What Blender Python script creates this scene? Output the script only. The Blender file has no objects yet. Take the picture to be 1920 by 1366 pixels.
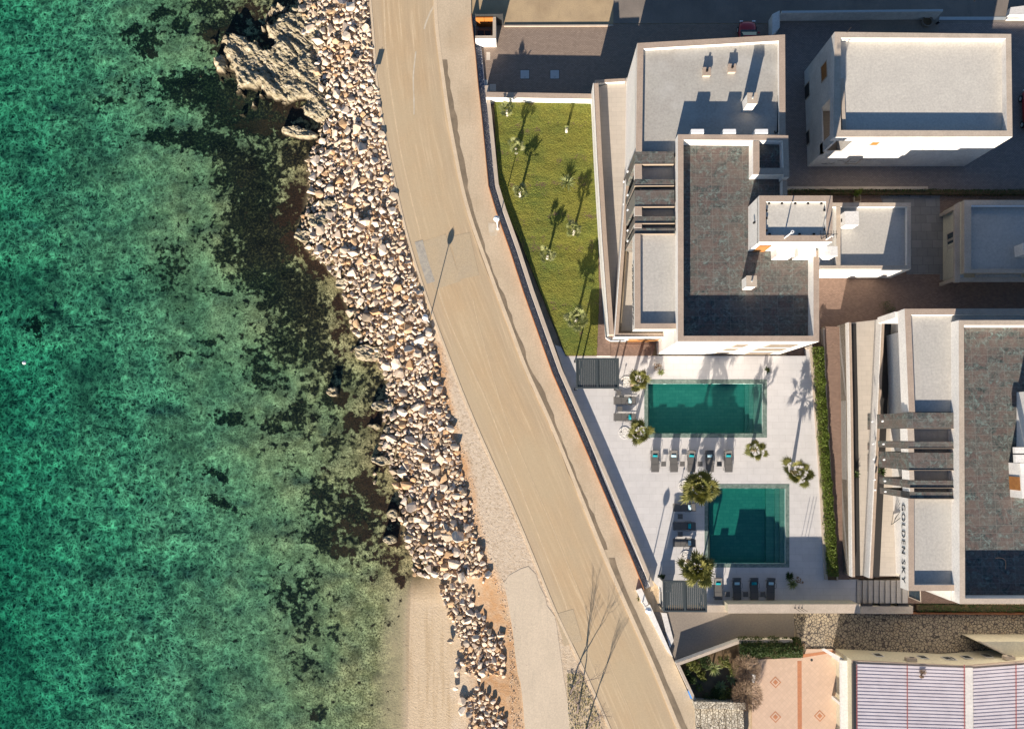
import bpy, bmesh, math, random
import numpy as np
from mathutils import Vector, Matrix, geometry
random.seed(7); RNG = np.random.default_rng(7)
S = bpy.context.scene; C = S.collection
# ------------------------------------------------------------------ camera, sky, sun, exposure
F, H = 1493.0, 74.65                       # focal length in px of the 1920 px frame, flying height (20 px per metre on the ground)
def _rot():
    n = Vector(((985-960)/F, -(815-683)/F, -1)).normalized()       # ray that looks straight down
    return n.rotation_difference(Vector((0, 0, -1))).to_matrix()
RM = _rot()
cam = bpy.data.cameras.new('camera'); co = bpy.data.objects.new('camera', cam); C.objects.link(co)
co.matrix_world = Matrix.Translation((0, 0, H)) @ RM.to_4x4()
cam.sensor_width = 36; cam.lens = 36*F/1920; cam.clip_end = 2000; cam.clip_start = 1
S.camera = co
EL = math.atan(0.34); SD = Vector((-0.237, -0.9715, 0)).normalized()
sun = bpy.data.lights.new('sun', 'SUN'); sun.energy = 5.0; sun.angle = math.radians(0.5); sun.color = (1, 0.88, 0.74)
so = bpy.data.objects.new('sun', sun); C.objects.link(so)
tosun = Vector((SD.x*math.cos(EL), SD.y*math.cos(EL), math.sin(EL)))
so.rotation_euler = (-tosun).to_track_quat('-Z', 'Y').to_euler(); so.location = (0, -60, 60)
wd = bpy.data.worlds.new('World'); S.world = wd; wd.use_nodes = True
wn = wd.node_tree.nodes; sky = wn.new('ShaderNodeTexSky'); sky.sky_type = 'NISHITA'; sky.sun_disc = False; sky.ozone_density = 4.0; sky.dust_density = 0.2
sky.sun_elevation = EL; sky.sun_rotation = math.atan2(SD.x, SD.y)
wn['Background'].inputs['Strength'].default_value = 0.055
wd.node_tree.links.new(sky.outputs[0], wn['Background'].inputs[0])
S.view_settings.view_transform = 'Standard'; S.view_settings.look = 'None'; S.view_settings.exposure = 1.25
S.cycles.max_bounces = 8; S.cycles.transparent_max_bounces = 16; S.cycles.volume_bounces = 0
# ------------------------------------------------------------------ plan from the photograph: pixel + height -> metres
def W(u, v, z=0.0):
    d = RM @ Vector(((u-960)/F, -(v-683)/F, -1)); t = (H-z)/(-d.z)
    return (d.x*t, d.y*t)
def WL(pts, z=0.0): return [W(u, v, z) for u, v in pts]
def onX(u, v, X):
    d = RM @ Vector(((u-960)/F, -(v-683)/F, -1)); t = X/d.x
    return d.y*t, H+d.z*t
def onY(u, v, Y):
    d = RM @ Vector(((u-960)/F, -(v-683)/F, -1)); t = Y/d.y
    return d.x*t, H+d.z*t
def rect(u0, v0, u1, v1, z=0.0): return WL([(u0, v0), (u1, v0), (u1, v1), (u0, v1)], z)
def interp(pts, v): return float(np.interp(v, [p[1] for p in pts], [p[0] for p in pts]))
# ------------------------------------------------------------------ materials
def lin(c): return tuple(((x/255+0.055)/1.055)**2.4 if x > 10 else x/255/12.92 for x in c)
MATS = {}
class NT:
    def __init__(s, name):
        s.m = bpy.data.materials.new(name); s.m.use_nodes = True; s.t = s.m.node_tree; s.n = s.t.nodes
        s.b = s.n['Principled BSDF']; s.geo = s.n.new('ShaderNodeNewGeometry'); s.pos = s.geo.outputs['Position']
    def lk(s, a, b): s.t.links.new(a, b)
    def noise(s, scale, detail=4, rough=0.6, vec=None, dist=0.0):
        x = s.n.new('ShaderNodeTexNoise'); x.inputs['Scale'].default_value = scale; x.inputs['Detail'].default_value = detail
        x.inputs['Roughness'].default_value = rough; x.inputs['Distortion'].default_value = dist; s.lk(vec or s.pos, x.inputs['Vector']); return x.outputs['Fac']
    def vor(s, scale, feature='F1', out='Distance', vec=None, rnd=1.0):
        x = s.n.new('ShaderNodeTexVoronoi'); x.feature = feature; x.inputs['Scale'].default_value = scale
        x.inputs['Randomness'].default_value = rnd; s.lk(vec or s.pos, x.inputs['Vector']); return x.outputs[out]
    def ramp(s, fac, stops, interp='LINEAR'):
        x = s.n.new('ShaderNodeValToRGB'); x.color_ramp.interpolation = interp; e = x.color_ramp.elements
        while len(e) < len(stops): e.new(0.5)
        for i, (p, c) in enumerate(stops):
            e[i].position = p; e[i].color = (c, c, c, 1) if isinstance(c, (int, float)) else (*c, 1)
        s.lk(fac, x.inputs[0]); return x.outputs[0]
    def mix(s, fac, a, b, mode='MIX'):
        x = s.n.new('ShaderNodeMix'); x.data_type = 'RGBA'; x.blend_type = mode; x.clamp_factor = True
        for sock, v in ((x.inputs[0], fac), (x.inputs[6], a), (x.inputs[7], b)):
            if hasattr(v, 'is_output'): s.lk(v, sock)
            elif sock.type == 'RGBA': sock.default_value = (*v, 1) if len(v) == 3 else v
            else: sock.default_value = v
        return x.outputs[2]
    def math(s, op, a, b=0.0):
        x = s.n.new('ShaderNodeMath'); x.operation = op
        for sock, v in ((x.inputs[0], a), (x.inputs[1], b)):
            if hasattr(v, 'is_output'): s.lk(v, sock)
            else: sock.default_value = v
        return x.outputs[0]
    def mapv(s, scale=(1, 1, 1), rot=(0, 0, 0), vec=None):
        x = s.n.new('ShaderNodeMapping'); x.inputs['Scale'].default_value = scale; x.inputs['Rotation'].default_value = rot
        s.lk(vec or s.pos, x.inputs[0]); return x.outputs[0]
    def attr(s, name):
        x = s.n.new('ShaderNodeAttribute'); x.attribute_name = name; return x.outputs['Fac']
    def bump(s, h, dist=0.02, strength=1.0):
        x = s.n.new('ShaderNodeBump'); x.inputs['Distance'].default_value = dist; x.inputs['Strength'].default_value = strength
        s.lk(h, x.inputs['Height']); s.lk(x.outputs[0], s.b.inputs['Normal'])
    def done(s, col=None, rough=0.8, spec=0.3, metal=0.0):
        if col is not None:
            if hasattr(col, 'is_output'): s.lk(col, s.b.inputs['Base Color'])
            else: s.b.inputs['Base Color'].default_value = (*col, 1)
        s.b.inputs['Roughness'].default_value = rough; s.b.inputs['Specular IOR Level'].default_value = spec; s.b.inputs['Metallic'].default_value = metal
        MATS[s.m.name] = s.m; return s.m
def mottled(name, a, b, scale=0.6, fine=8.0, rough=0.85, bumpd=0.01, spec=0.3, stain=None):
    n = NT(name); k = n.ramp(n.noise(scale, 6), [(0.35, 0.0), (0.65, 1.0)])
    col = n.mix(k, a, b); f = n.noise(fine, 5, 0.7)
    col = n.mix(n.ramp(f, [(0.3, 0.0), (0.7, 1.0)]), n.mix(1.0, col, (0.82, 0.82, 0.82), 'MULTIPLY'), n.mix(1.0, col, (1.12, 1.12, 1.1), 'MULTIPLY'))
    if stain:
        col = n.mix(n.ramp(n.noise(scale*0.5+0.13, 5), [(0.52, 0.0), (0.72, 0.55)]), col, stain); sk = n.noise(0.9, 6, 0.7, vec=n.mapv((2.2, 0.35, 1), rot=(0, 0, 0.3)), dist=0.6)
        col = n.mix(n.ramp(sk, [(0.56, 0.0), (0.68, 0.5)]), col, n.mix(1.0, col, (0.80, 0.81, 0.82), 'MULTIPLY'))
    n.bump(f, bumpd*0.2); return n.done(col, rough, spec)
def tiled(name, a, b, grout, tw, th, offset=0.0, mortar=0.008, rough=0.7, vary=0.5, rot=0.0, scale=1.5, bumpd=0.004):
    n = NT(name); v = n.mapv(rot=(0, 0, rot))
    x = n.n.new('ShaderNodeTexBrick'); n.lk(v, x.inputs['Vector']); x.offset = offset; x.squash = 1
    x.inputs['Color1'].default_value = (*a, 1); x.inputs['Color2'].default_value = (*b, 1); x.inputs['Mortar'].default_value = (*grout, 1)
    x.inputs['Scale'].default_value = 1; x.inputs['Brick Width'].default_value = tw; x.inputs['Row Height'].default_value = th
    x.inputs['Mortar Size'].default_value = mortar; x.inputs['Bias'].default_value = 0
    nz = n.noise(scale, 6, 0.65)
    col = n.mix(n.ramp(nz, [(0.3, 0.0), (0.7, vary)]), x.outputs['Color'], n.mix(1.0, x.outputs['Color'], (0.72, 0.72, 0.72), 'MULTIPLY'))
    n.bump(nz, bumpd); return n.done(col, rough, 0.3)
def build_mats():
    # whites and plasters
    mottled('white_render', (0.74, 0.72, 0.69), (0.68, 0.66, 0.63), 0.4, 6, 0.9, 0.003)
    mottled('white_old', (0.66, 0.64, 0.61), (0.56, 0.54, 0.52), 0.5, 5, 0.9, 0.006, stain=(0.42, 0.40, 0.38))
    mottled('cream_render', (0.62, 0.57, 0.43), (0.57, 0.52, 0.39), 0.5, 6, 0.9, 0.004)
    mottled('travertine', (0.42, 0.33, 0.26), (0.37, 0.29, 0.23), 1.1, 9, 0.75, 0.004)
    mottled('limestone_cap', (0.50, 0.42, 0.34), (0.43, 0.36, 0.29), 1.0, 9, 0.8, 0.005)
    mottled('roof_screed', (0.40, 0.385, 0.35), (0.36, 0.34, 0.31), 0.35, 5, 0.9, 0.006, stain=(0.50, 0.49, 0.46))
    mottled('roof_screed_pale', (0.45, 0.43, 0.40), (0.42, 0.405, 0.375), 0.3, 5, 0.9, 0.006, stain=(0.47, 0.46, 0.42))
    mottled('roof_membrane', (0.53, 0.505, 0.455), (0.50, 0.475, 0.43), 0.6, 6, 0.8, 0.004)
    # ground
    mottled('concrete_old', (0.53, 0.43, 0.31), (0.47, 0.38, 0.27), 0.25, 7, 0.9, 0.006, stain=(0.42, 0.32, 0.21))
    mottled('kerb_stone', (0.62, 0.50, 0.36), (0.55, 0.44, 0.31), 0.8, 9, 0.85, 0.004)
    mottled('drain_strip', (0.23, 0.18, 0.125), (0.17, 0.135, 0.095), 0.7, 10, 0.95, 0.015, stain=(0.36, 0.28, 0.19))
    mottled('sandy_yard', (0.44, 0.33, 0.20), (0.36, 0.27, 0.17), 0.4, 9, 0.95, 0.02, stain=(0.27, 0.19, 0.11))
    mottled('asphalt', (0.24, 0.205, 0.175), (0.18, 0.155, 0.135), 0.3, 12, 0.9, 0.008, stain=(0.32, 0.26, 0.20))
    mottled('lane_paving', (0.13, 0.105, 0.085), (0.10, 0.082, 0.07), 0.3, 14, 0.9, 0.01)
    mottled('ramp_concrete', (0.26, 0.22, 0.18), (0.22, 0.19, 0.16), 0.3, 7, 0.9, 0.006)
    mottled('soil', (0.10, 0.07, 0.045), (0.16, 0.11, 0.06), 2.0, 12, 1.0, 0.03)
    mottled('dry_plaster_path', (0.60, 0.50, 0.38), (0.55, 0.46, 0.35), 0.3, 8, 0.9, 0.01, stain=(0.50, 0.42, 0.31))
    tiled('brown_pavers', (0.30, 0.20, 0.15), (0.22, 0.145, 0.11), (0.14, 0.10, 0.08), 0.20, 0.10, 0.5, 0.01, 0.85)
    tiled('grey_pavers', (0.31, 0.26, 0.235), (0.25, 0.21, 0.19), (0.11, 0.09, 0.08), 0.24, 0.12, 0.5, 0.012, 0.85)
    tiled('parking_pavers', (0.31, 0.24, 0.19), (0.25, 0.19, 0.15), (0.13, 0.10, 0.08), 0.24, 0.12, 0.5, 0.012, 0.85)
    tiled('deck_tile', (0.57, 0.555, 0.545), (0.54, 0.525, 0.515), (0.46, 0.445, 0.43), 1.2, 0.6, 0.5, 0.012, 0.6, 0.35)
    tiled('terrace_tile', (0.50, 0.45, 0.385), (0.47, 0.42, 0.36), (0.36, 0.32, 0.28), 0.9, 0.45, 0.5, 0.008, 0.7, 0.3)
    tiled('patio_tile', (0.62, 0.45, 0.33), (0.57, 0.41, 0.30), (0.52, 0.38, 0.29), 0.33, 0.33, 0.0, 0.012, 0.7, 0.2, rot=0.785)
    tiled('walk_slabs', (0.26, 0.25, 0.235), (0.21, 0.20, 0.19), (0.15, 0.15, 0.14), 1.0, 0.8, 0.5, 0.02, 0.8)
    mottled('terracotta', (0.50, 0.22, 0.11), (0.44, 0.19, 0.10), 2.0, 12, 0.8, 0.004)
    mottled('rust_steel', (0.36, 0.15, 0.06), (0.28, 0.11, 0.05), 2.0, 15, 0.7, 0.002)
    mottled('wood', (0.36, 0.16, 0.05), (0.28, 0.12, 0.04), 3.0, 20, 0.6, 0.002)
    mottled('orange_panel', (0.42, 0.15, 0.03), (0.36, 0.13, 0.03), 2.0, 12, 0.6, 0.002)
    # road: bands of dust worn by the wheels run along the carriageway
    n = NT('road_surface'); a = n.attr('across')
    big = n.noise(0.12, 5); fine = n.noise(9, 6, 0.7)
    band = n.ramp(a, [(0.0, 0.35), (0.13, 0.30), (0.2, 0.75), (0.45, 0.9), (0.6, 0.62), (0.72, 0.8), (0.86, 0.35), (1.0, 0.25)])
    col = n.mix(band, (0.42, 0.335, 0.235), (0.48, 0.345, 0.205))
    cx = n.n.new('ShaderNodeCombineXYZ'); n.lk(n.math('MULTIPLY', a, 26.0), cx.inputs[0]); n.lk(n.math('MULTIPLY', n.attr('along'), 0.16), cx.inputs[1])
    stk = n.noise(1.0, 5, 0.65, vec=cx.outputs[0]); 
    col = n.mix(n.ramp(stk, [(0.38, 0.5), (0.48, 0.0)]), col, (0.39, 0.29, 0.185)); col = n.mix(n.ramp(stk, [(0.53, 0.0), (0.66, 0.75)]), col, (0.60, 0.47, 0.31))
    col = n.mix(n.ramp(n.noise(0.5, 6, 0.7), [(0.60, 0.0), (0.72, 0.45)]), col, (0.36, 0.28, 0.18))
    col = n.mix(n.ramp(big, [(0.38, 0.0), (0.62, 0.8)]), col, (0.46, 0.365, 0.24))
    col = n.mix(n.ramp(fine, [(0.25, 0.0), (0.75, 1.0)]), n.mix(1.0, col, (0.86, 0.86, 0.86), 'MULTIPLY'), n.mix(1.0, col, (1.1, 1.1, 1.08), 'MULTIPLY'))
    n.bump(fine, 0.004); n.done(col, 0.9, 0.2)
    mottled('pebble_bed', (0.20, 0.215, 0.27), (0.12, 0.13, 0.17), 3.0, 25, 0.9, 0.02)
    mottled('pale_gravel', (0.75, 0.72, 0.68), (0.6, 0.58, 0.55), 3.0, 25, 0.9, 0.01)
    mottled('road_line', (0.58, 0.45, 0.29), (0.50, 0.39, 0.26), 0.9, 6, 0.9, 0.002)
    mottled('road_patch', (0.425, 0.345, 0.24), (0.45, 0.355, 0.235), 0.6, 9, 0.9, 0.004)
    mottled('road_patch_grey', (0.30, 0.28, 0.25), (0.42, 0.38, 0.31), 2.6, 9, 0.9, 0.004)
    mottled('white_scuff', (0.58, 0.52, 0.42), (0.46, 0.38, 0.27), 1.5, 6, 0.9, 0.002)
    # roof terrace slate
    n = NT('slate_tile'); v = n.mapv()
    x = n.n.new('ShaderNodeTexBrick'); n.lk(v, x.inputs['Vector']); x.offset = 0
    x.inputs['Scale'].default_value = 1; x.inputs['Brick Width'].default_value = 1.3; x.inputs['Row Height'].default_value = 0.65; x.inputs['Mortar Size'].default_value = 0.014
    x.inputs['Color1'].default_value = (0, 0, 0, 1); x.inputs['Color2'].default_value = (1, 1, 1, 1); x.inputs['Mortar'].default_value = (0.5, 0.5, 0.5, 1)
    nz = n.noise(1.9, 7, 0.7, dist=1.6, vec=n.mapv((1, 1, 1))); n2 = n.noise(1.1, 4, 0.6, dist=0.8); n3 = n.noise(7, 4, 0.6)
    c1 = n.ramp(nz, [(0.36, (0.018, 0.026, 0.026)), (0.44, (0.045, 0.072, 0.068)), (0.50, (0.085, 0.066, 0.062)), (0.56, (0.095, 0.135, 0.125)), (0.64, (0.18, 0.235, 0.215))])
    c1 = n.mix(n.ramp(n2, [(0.46, 0.0), (0.58, 0.7)]), c1, (0.122, 0.080, 0.070)); c1 = n.mix(n.ramp(x.outputs['Color'], [(0, 0.0), (1, 0.5)]), c1, (0.15, 0.125, 0.105))
    c1 = n.mix(n.ramp(n3, [(0.5, 0.0), (0.7, 0.35)]), c1, (0.22, 0.23, 0.21))
    c1 = n.mix(x.outputs['Fac'], c1, (0.17, 0.165, 0.15)); n.bump(nz, 0.004); n.done(c1, 0.65, 0.3)
    # crazy paving
    n = NT('crazy_paving'); d = n.vor(3.6, 'DISTANCE_TO_EDGE'); cc = n.vor(3.6, 'F1', 'Color')
    bw = n.n.new('ShaderNodeSeparateColor'); n.lk(cc, bw.inputs[0])
    st = n.mix(bw.outputs[0], (0.36, 0.30, 0.215), (0.27, 0.225, 0.165)); st = n.mix(n.ramp(n.noise(0.4, 3), [(0.55, 0), (0.75, 0.6)]), st, (0.30, 0.20, 0.09))
    n.bump(n.ramp(d, [(0.0, 0.0), (0.08, 1.0)]), 0.02); n.done(n.mix(n.ramp(d, [(0.05, 0.0), (0.10, 1.0)]), (0.07, 0.06, 0.055), st), 0.85)
    n = NT('rubble_wall'); d = n.vor(4.5, 'DISTANCE_TO_EDGE'); cc = n.vor(4.5, 'F1', 'Color'); bw = n.n.new('ShaderNodeSeparateColor'); n.lk(cc, bw.inputs[0])
    n.bump(n.ramp(d, [(0.0, 0.0), (0.12, 1.0)]), 0.04); n.done(n.mix(n.ramp(d, [(0.03, 0.0), (0.09, 1.0)]), (0.16, 0.13, 0.09), n.mix(bw.outputs[0], (0.62, 0.57, 0.46), (0.40, 0.35, 0.27))), 0.9)
    # pool stone
    n = NT('pool_stone'); nz = n.noise(2.5, 6, 0.7)
    x = n.n.new('ShaderNodeTexBrick'); n.lk(n.pos, x.inputs['Vector']); x.offset = 0.5
    for k, vv in (('Scale', 1), ('Brick Width', 0.6), ('Row Height', 0.3), ('Mortar Size', 0.012)): x.inputs[k].default_value = vv
    x.inputs['Color1'].default_value = (0.115, 0.175, 0.145, 1); x.inputs['Color2'].default_value = (0.165, 0.215, 0.175, 1); x.inputs['Mortar'].default_value = (0.08, 0.13, 0.11, 1)
    n.done(n.mix(n.ramp(nz, [(0.35, 0.0), (0.7, 0.7)]), x.outputs['Color'], (0.09, 0.15, 0.13)), 0.4, 0.4)
    n = NT('pool_rim'); nz = n.noise(3.5, 6, 0.7); n.bump(nz, 0.004)
    n.done(n.ramp(nz, [(0.3, (0.08, 0.12, 0.10)), (0.5, (0.14, 0.19, 0.165)), (0.7, (0.25, 0.30, 0.26))]), 0.35, 0.5)
    # corrugated roof sheets
    n = NT('roof_sheet'); nz = n.noise(0.8, 5); n.done(n.mix(n.ramp(nz, [(0.35, 0), (0.7, 1)]), (0.56, 0.52, 0.55), (0.47, 0.43, 0.46)), 0.55, 0.4)
    mottled('roof_sheet_red', (0.34, 0.09, 0.09), (0.28, 0.12, 0.12), 2, 12, 0.7, 0.002)
    # metals, glass, fabric
    for nm, c, r, m in (('pale_blank', (0.7, 0.7, 0.7), 0.8, 0), ('dark_metal', (0.045, 0.048, 0.05), 0.45, 0.3), ('louver_metal', (0.055, 0.068, 0.072), 0.45, 0.2), ('black_metal', (0.015, 0.015, 0.016), 0.5, 0.2), ('white_metal', (0.75, 0.75, 0.74), 0.35, 0.0),
                        ('sling_fabric', (0.11, 0.105, 0.10), 0.9, 0), ('teal_towel', (0.01, 0.32, 0.36), 0.95, 0), ('white_towel', (0.52, 0.74, 0.80), 0.95, 0), ('blue_plastic', (0.06, 0.25, 0.65), 0.5, 0),
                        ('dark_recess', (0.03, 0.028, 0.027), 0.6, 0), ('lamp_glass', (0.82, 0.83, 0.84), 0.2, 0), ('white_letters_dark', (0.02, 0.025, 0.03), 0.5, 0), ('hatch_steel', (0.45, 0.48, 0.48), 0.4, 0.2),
                        ('rubber', (0.02, 0.02, 0.02), 0.8, 0), ('light_fin', (0.30, 0.24, 0.18), 0.8, 0), ('bark_grey', (0.14, 0.11, 0.10), 0.9, 0), ('pink_cloth', (0.62, 0.33, 0.18), 0.9, 0)):
        n = NT(nm); n.bump(n.noise(30, 3), 0.001); n.done(n.mix(n.noise(4, 4), tuple(x*0.88 for x in c), tuple(min(1, x*1.1) for x in c)), r, 0.4, m)
    n = NT('red_paint'); n.b.inputs['Coat Weight'].default_value = 0.6; n.done((0.35, 0.012, 0.02), 0.35, 0.5, 0.2)
    n = NT('window_glass'); n.done((0.04, 0.06, 0.075), 0.06, 0.8)
    n = NT('shutter'); w = n.n.new('ShaderNodeTexWave'); w.bands_direction = 'Z'; w.inputs['Scale'].default_value = 6; n.lk(n.pos, w.inputs[0]); n.bump(w.outputs['Fac'], 0.02)
    n.done((0.21, 0.175, 0.14), 0.6)
    # plants
    def leafm(name, a, b, c, tr=0.25):
        n = NT(name); oi = n.n.new('ShaderNodeObjectInfo'); r = n.attr('rnd')
        n.done(n.mix(n.noise(1.3, 3), n.mix(r, a, b), n.mix(r, b, c)), 0.6, 0.3); n.b.inputs['Subsurface Weight'].default_value = 0.0
        m = n.m; tb = n.n.new('ShaderNodeBsdfTranslucent'); mx = n.n.new('ShaderNodeMixShader'); mx.inputs[0].default_value = tr
        tb.inputs[0].default_value = (*[min(1, x*1.3) for x in b], 1); out = [k for k in n.n if k.type == 'OUTPUT_MATERIAL'][0]
        n.lk(n.b.outputs[0], mx.inputs[1]); n.lk(tb.outputs[0], mx.inputs[2]); n.lk(mx.outputs[0], out.inputs[0])
    leafm('palm_leaf', (0.045, 0.055, 0.012), (0.125, 0.13, 0.028), (0.27, 0.24, 0.07), 0.2)
    leafm('verge_leaf', (0.14, 0.13, 0.03), (0.26, 0.24, 0.06), (0.40, 0.34, 0.14), 0.1)
    leafm('lawn_palm_leaf', (0.13, 0.16, 0.045), (0.26, 0.28, 0.10), (0.44, 0.43, 0.24))
    leafm('hedge_leaf', (0.055, 0.085, 0.015), (0.12, 0.17, 0.025), (0.22, 0.28, 0.04))
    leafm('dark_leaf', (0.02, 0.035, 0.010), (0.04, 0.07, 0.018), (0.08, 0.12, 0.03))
    leafm('garden_leaf', (0.05, 0.075, 0.015), (0.15, 0.17, 0.04), (0.30, 0.28, 0.07))
    leafm('yucca_leaf', (0.12, 0.15, 0.05), (0.24, 0.28, 0.10), (0.42, 0.43, 0.22))
    leafm('dry_twig', (0.15, 0.10, 0.07), (0.24, 0.16, 0.10), (0.34, 0.24, 0.14), 0.1)
    n = NT('palm_bark'); n.bump(n.noise(12, 4), 0.02); n.done(n.mix(n.noise(7, 4), (0.17, 0.12, 0.08), (0.30, 0.23, 0.16)), 0.95)
    n = NT('trunk_wrap'); n.bump(n.noise(12, 4), 0.02); n.done(n.mix(n.noise(7, 4), (0.50, 0.46, 0.38), (0.62, 0.58, 0.50)), 0.95)
    n = NT('lawn_grass'); f = n.noise(9, 6, 0.75); g = n.noise(0.35, 4); row = n.noise(1.0, 3, vec=n.mapv((0.25, 3.2, 1)))
    c = n.mix(n.ramp(g, [(0.4, 0), (0.65, 1)]), (0.172, 0.168, 0.034), (0.112, 0.142, 0.032)); c = n.mix(n.ramp(row, [(0.45, 0), (0.7, 0.5)]), c, (0.22, 0.225, 0.04))
    c = n.mix(n.ramp(f, [(0.35, 0.0), (0.65, 1.0)]), n.mix(1.0, c, (0.55, 0.58, 0.6), 'MULTIPLY'), n.mix(1.0, c, (1.35, 1.3, 1.3), 'MULTIPLY')); n.bump(f, 0.03); n.done(c, 0.9, 0.15)
    # stone and shore
    def rockm(name, src):
        n = NT(name)
        if src == 'attr': r = n.attr('rnd')
        else:
            oi = n.n.new('ShaderNodeObjectInfo'); r = oi.outputs['Random']
        pal = {'pale': [(0.0, (0.66, 0.53, 0.40)), (0.5, (0.60, 0.49, 0.38)), (1.0, (0.72, 0.62, 0.51))], 'tan': [(0.0, (0.52, 0.33, 0.18)), (0.5, (0.46, 0.31, 0.18)), (1.0, (0.55, 0.38, 0.24))],
               'grey': [(0.0, (0.42, 0.35, 0.27)), (0.5, (0.50, 0.42, 0.33)), (1.0, (0.36, 0.29, 0.21))],
               'attr': [(0.0, (0.34, 0.27, 0.19)), (0.15, (0.52, 0.41, 0.30)), (0.5, (0.66, 0.53, 0.41)), (0.78, (0.71, 0.60, 0.49)), (0.88, (0.55, 0.37, 0.22)), (1.0, (0.46, 0.29, 0.16))]}[src if src == 'attr' else name.split('_')[0]]
        c = n.ramp(r, pal); nz = n.noise(3.5, 7, 0.7)
        c = n.mix(n.ramp(nz, [(0.35, 0.45), (0.6, 0.0)]), c, n.mix(1.0, c, (0.55, 0.47, 0.38), 'MULTIPLY'))
        # algae line: stones standing in the splash zone are dark and olive
        sx = n.n.new('ShaderNodeSeparateXYZ'); n.lk(n.pos, sx.inputs[0])
        c = n.mix(n.ramp(n.math('ADD', sx.outputs[2], n.math('MULTIPLY', nz, 0.6)), [(-0.0, 1.0), (0.01, 0.9)]), c, c)
        wet = n.n.new('ShaderNodeMapRange'); wet.inputs['From Min'].default_value = -0.75; wet.inputs['From Max'].default_value = -1.6
        n.lk(n.math('ADD', sx.outputs[2], n.math('MULTIPLY', nz, 0.5)), wet.inputs[0]); c = n.mix(wet.outputs[0], c, n.mix(nz, (0.10, 0.075, 0.035), (0.26, 0.20, 0.12)))
        n.bump(nz, 0.03); n.done(c, 0.85, 0.3)
    rockm('pale_boulder', 'obj'); rockm('tan_boulder', 'obj'); rockm('grey_boulder', 'obj'); rockm('rubble_stone', 'attr')
    n = NT('shelf_rock'); nz = n.noise(2.2, 8, 0.75); sx = n.n.new('ShaderNodeSeparateXYZ'); n.lk(n.pos, sx.inputs[0])
    lay = n.noise(1.0, 6, 0.7, vec=n.mapv((1.1, 5.0, 1), rot=(0, 0, 0.65)))
    c = n.ramp(nz, [(0.3, (0.12, 0.105, 0.06)), (0.48, (0.32, 0.275, 0.185)), (0.68, (0.52, 0.46, 0.36))]); c = n.mix(n.ramp(lay, [(0.42, 0.6), (0.55, 0.0)]), c, (0.15, 0.12, 0.07))
    wet = n.n.new('ShaderNodeMapRange'); wet.inputs['From Min'].default_value = -1.15; wet.inputs['From Max'].default_value = -1.6
    n.lk(n.math('ADD', sx.outputs[2], n.math('MULTIPLY', nz, 0.35)), wet.inputs[0]); c = n.mix(wet.outputs[0], c, (0.045, 0.025, 0.012))
    n.bump(nz, 0.15); n.done(c, 0.9)
    # ground sheet: land, beach and sea bed are one sheet
    n = NT('shore_ground'); fw = n.noise(1.5, 6, 0.68); fw2 = n.noise(3.4, 5, 0.7)
    def soft(at, k, lo, hi): return n.ramp(n.math('ADD', n.attr(at), n.math('MULTIPLY', n.math('SUBTRACT', n.math('ADD', fw, n.math('MULTIPLY', fw2, 0.5)), 0.75), k)), [(lo, 0.0), (hi, 1.0)])
    weed = soft('weed', 3.0, 0.36, 0.50); brown = soft('brown', 2.4, 0.44, 0.56); peb = n.attr('pebble'); dirt = n.attr('dirt'); depth = n.attr('depth')
    pn = n.noise(7, 7, 0.8); pv = n.vor(7.0, 'F1', 'Color'); sp = n.n.new('ShaderNodeSeparateColor'); n.lk(pv, sp.inputs[0])
    sand = n.mix(n.ramp(pn, [(0.3, 0), (0.7, 1)]), (0.44, 0.34, 0.22), (0.60, 0.48, 0.34))
    band = n.noise(1.0, 4, 0.6, vec=n.mapv((1.6, 0.10, 1))); sand = n.mix(n.ramp(band, [(0.48, 0), (0.6, 0.45)]), sand, (0.36, 0.26, 0.15))
    pebc = n.ramp(sp.outputs[0], [(0.0, (0.36, 0.28, 0.20)), (0.2, (0.54, 0.44, 0.34)), (0.7, (0.60, 0.50, 0.39)), (1.0, (0.68, 0.58, 0.47))])
    land = n.mix(n.math('MULTIPLY', peb, 0.6), sand, pebc); land = n.mix(n.math('MULTIPLY', dirt, n.ramp(n.noise(1.5, 5), [(0.35, 0.5), (0.6, 1.0)])), land, n.mix(pn, (0.34, 0.18, 0.08), (0.56, 0.35, 0.19)))
    sz = n.n.new('ShaderNodeSeparateXYZ'); n.lk(n.pos, sz.inputs[0]); wl = n.n.new('ShaderNodeMapRange'); wl.inputs['From Min'].default_value = -0.7; wl.inputs['From Max'].default_value = -1.4; n.lk(sz.outputs[2], wl.inputs[0])
    land = n.mix(n.math('MULTIPLY', wl.outputs[0], n.math('SUBTRACT', 1.0, n.attr('beach'))), land, n.mix(pn, (0.05, 0.04, 0.02), (0.20, 0.16, 0.09)))
    # sea bed: pebbly, tufts of dark weed; bright caustic light lines painted into its colour
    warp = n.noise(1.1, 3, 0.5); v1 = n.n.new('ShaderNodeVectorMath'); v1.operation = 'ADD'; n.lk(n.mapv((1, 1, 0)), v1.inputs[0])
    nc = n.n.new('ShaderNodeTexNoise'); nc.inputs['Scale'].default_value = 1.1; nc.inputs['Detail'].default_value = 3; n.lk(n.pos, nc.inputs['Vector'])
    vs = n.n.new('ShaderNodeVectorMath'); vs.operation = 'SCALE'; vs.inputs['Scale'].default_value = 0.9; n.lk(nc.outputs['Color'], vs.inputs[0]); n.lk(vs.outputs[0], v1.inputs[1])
    e1 = n.vor(1.25, 'DISTANCE_TO_EDGE', vec=v1.outputs[0]); e2 = n.vor(2.0, 'DISTANCE_TO_EDGE', vec=v1.outputs[0]); e3 = n.vor(3.6, 'DISTANCE_TO_EDGE', vec=v1.outputs[0])
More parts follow.
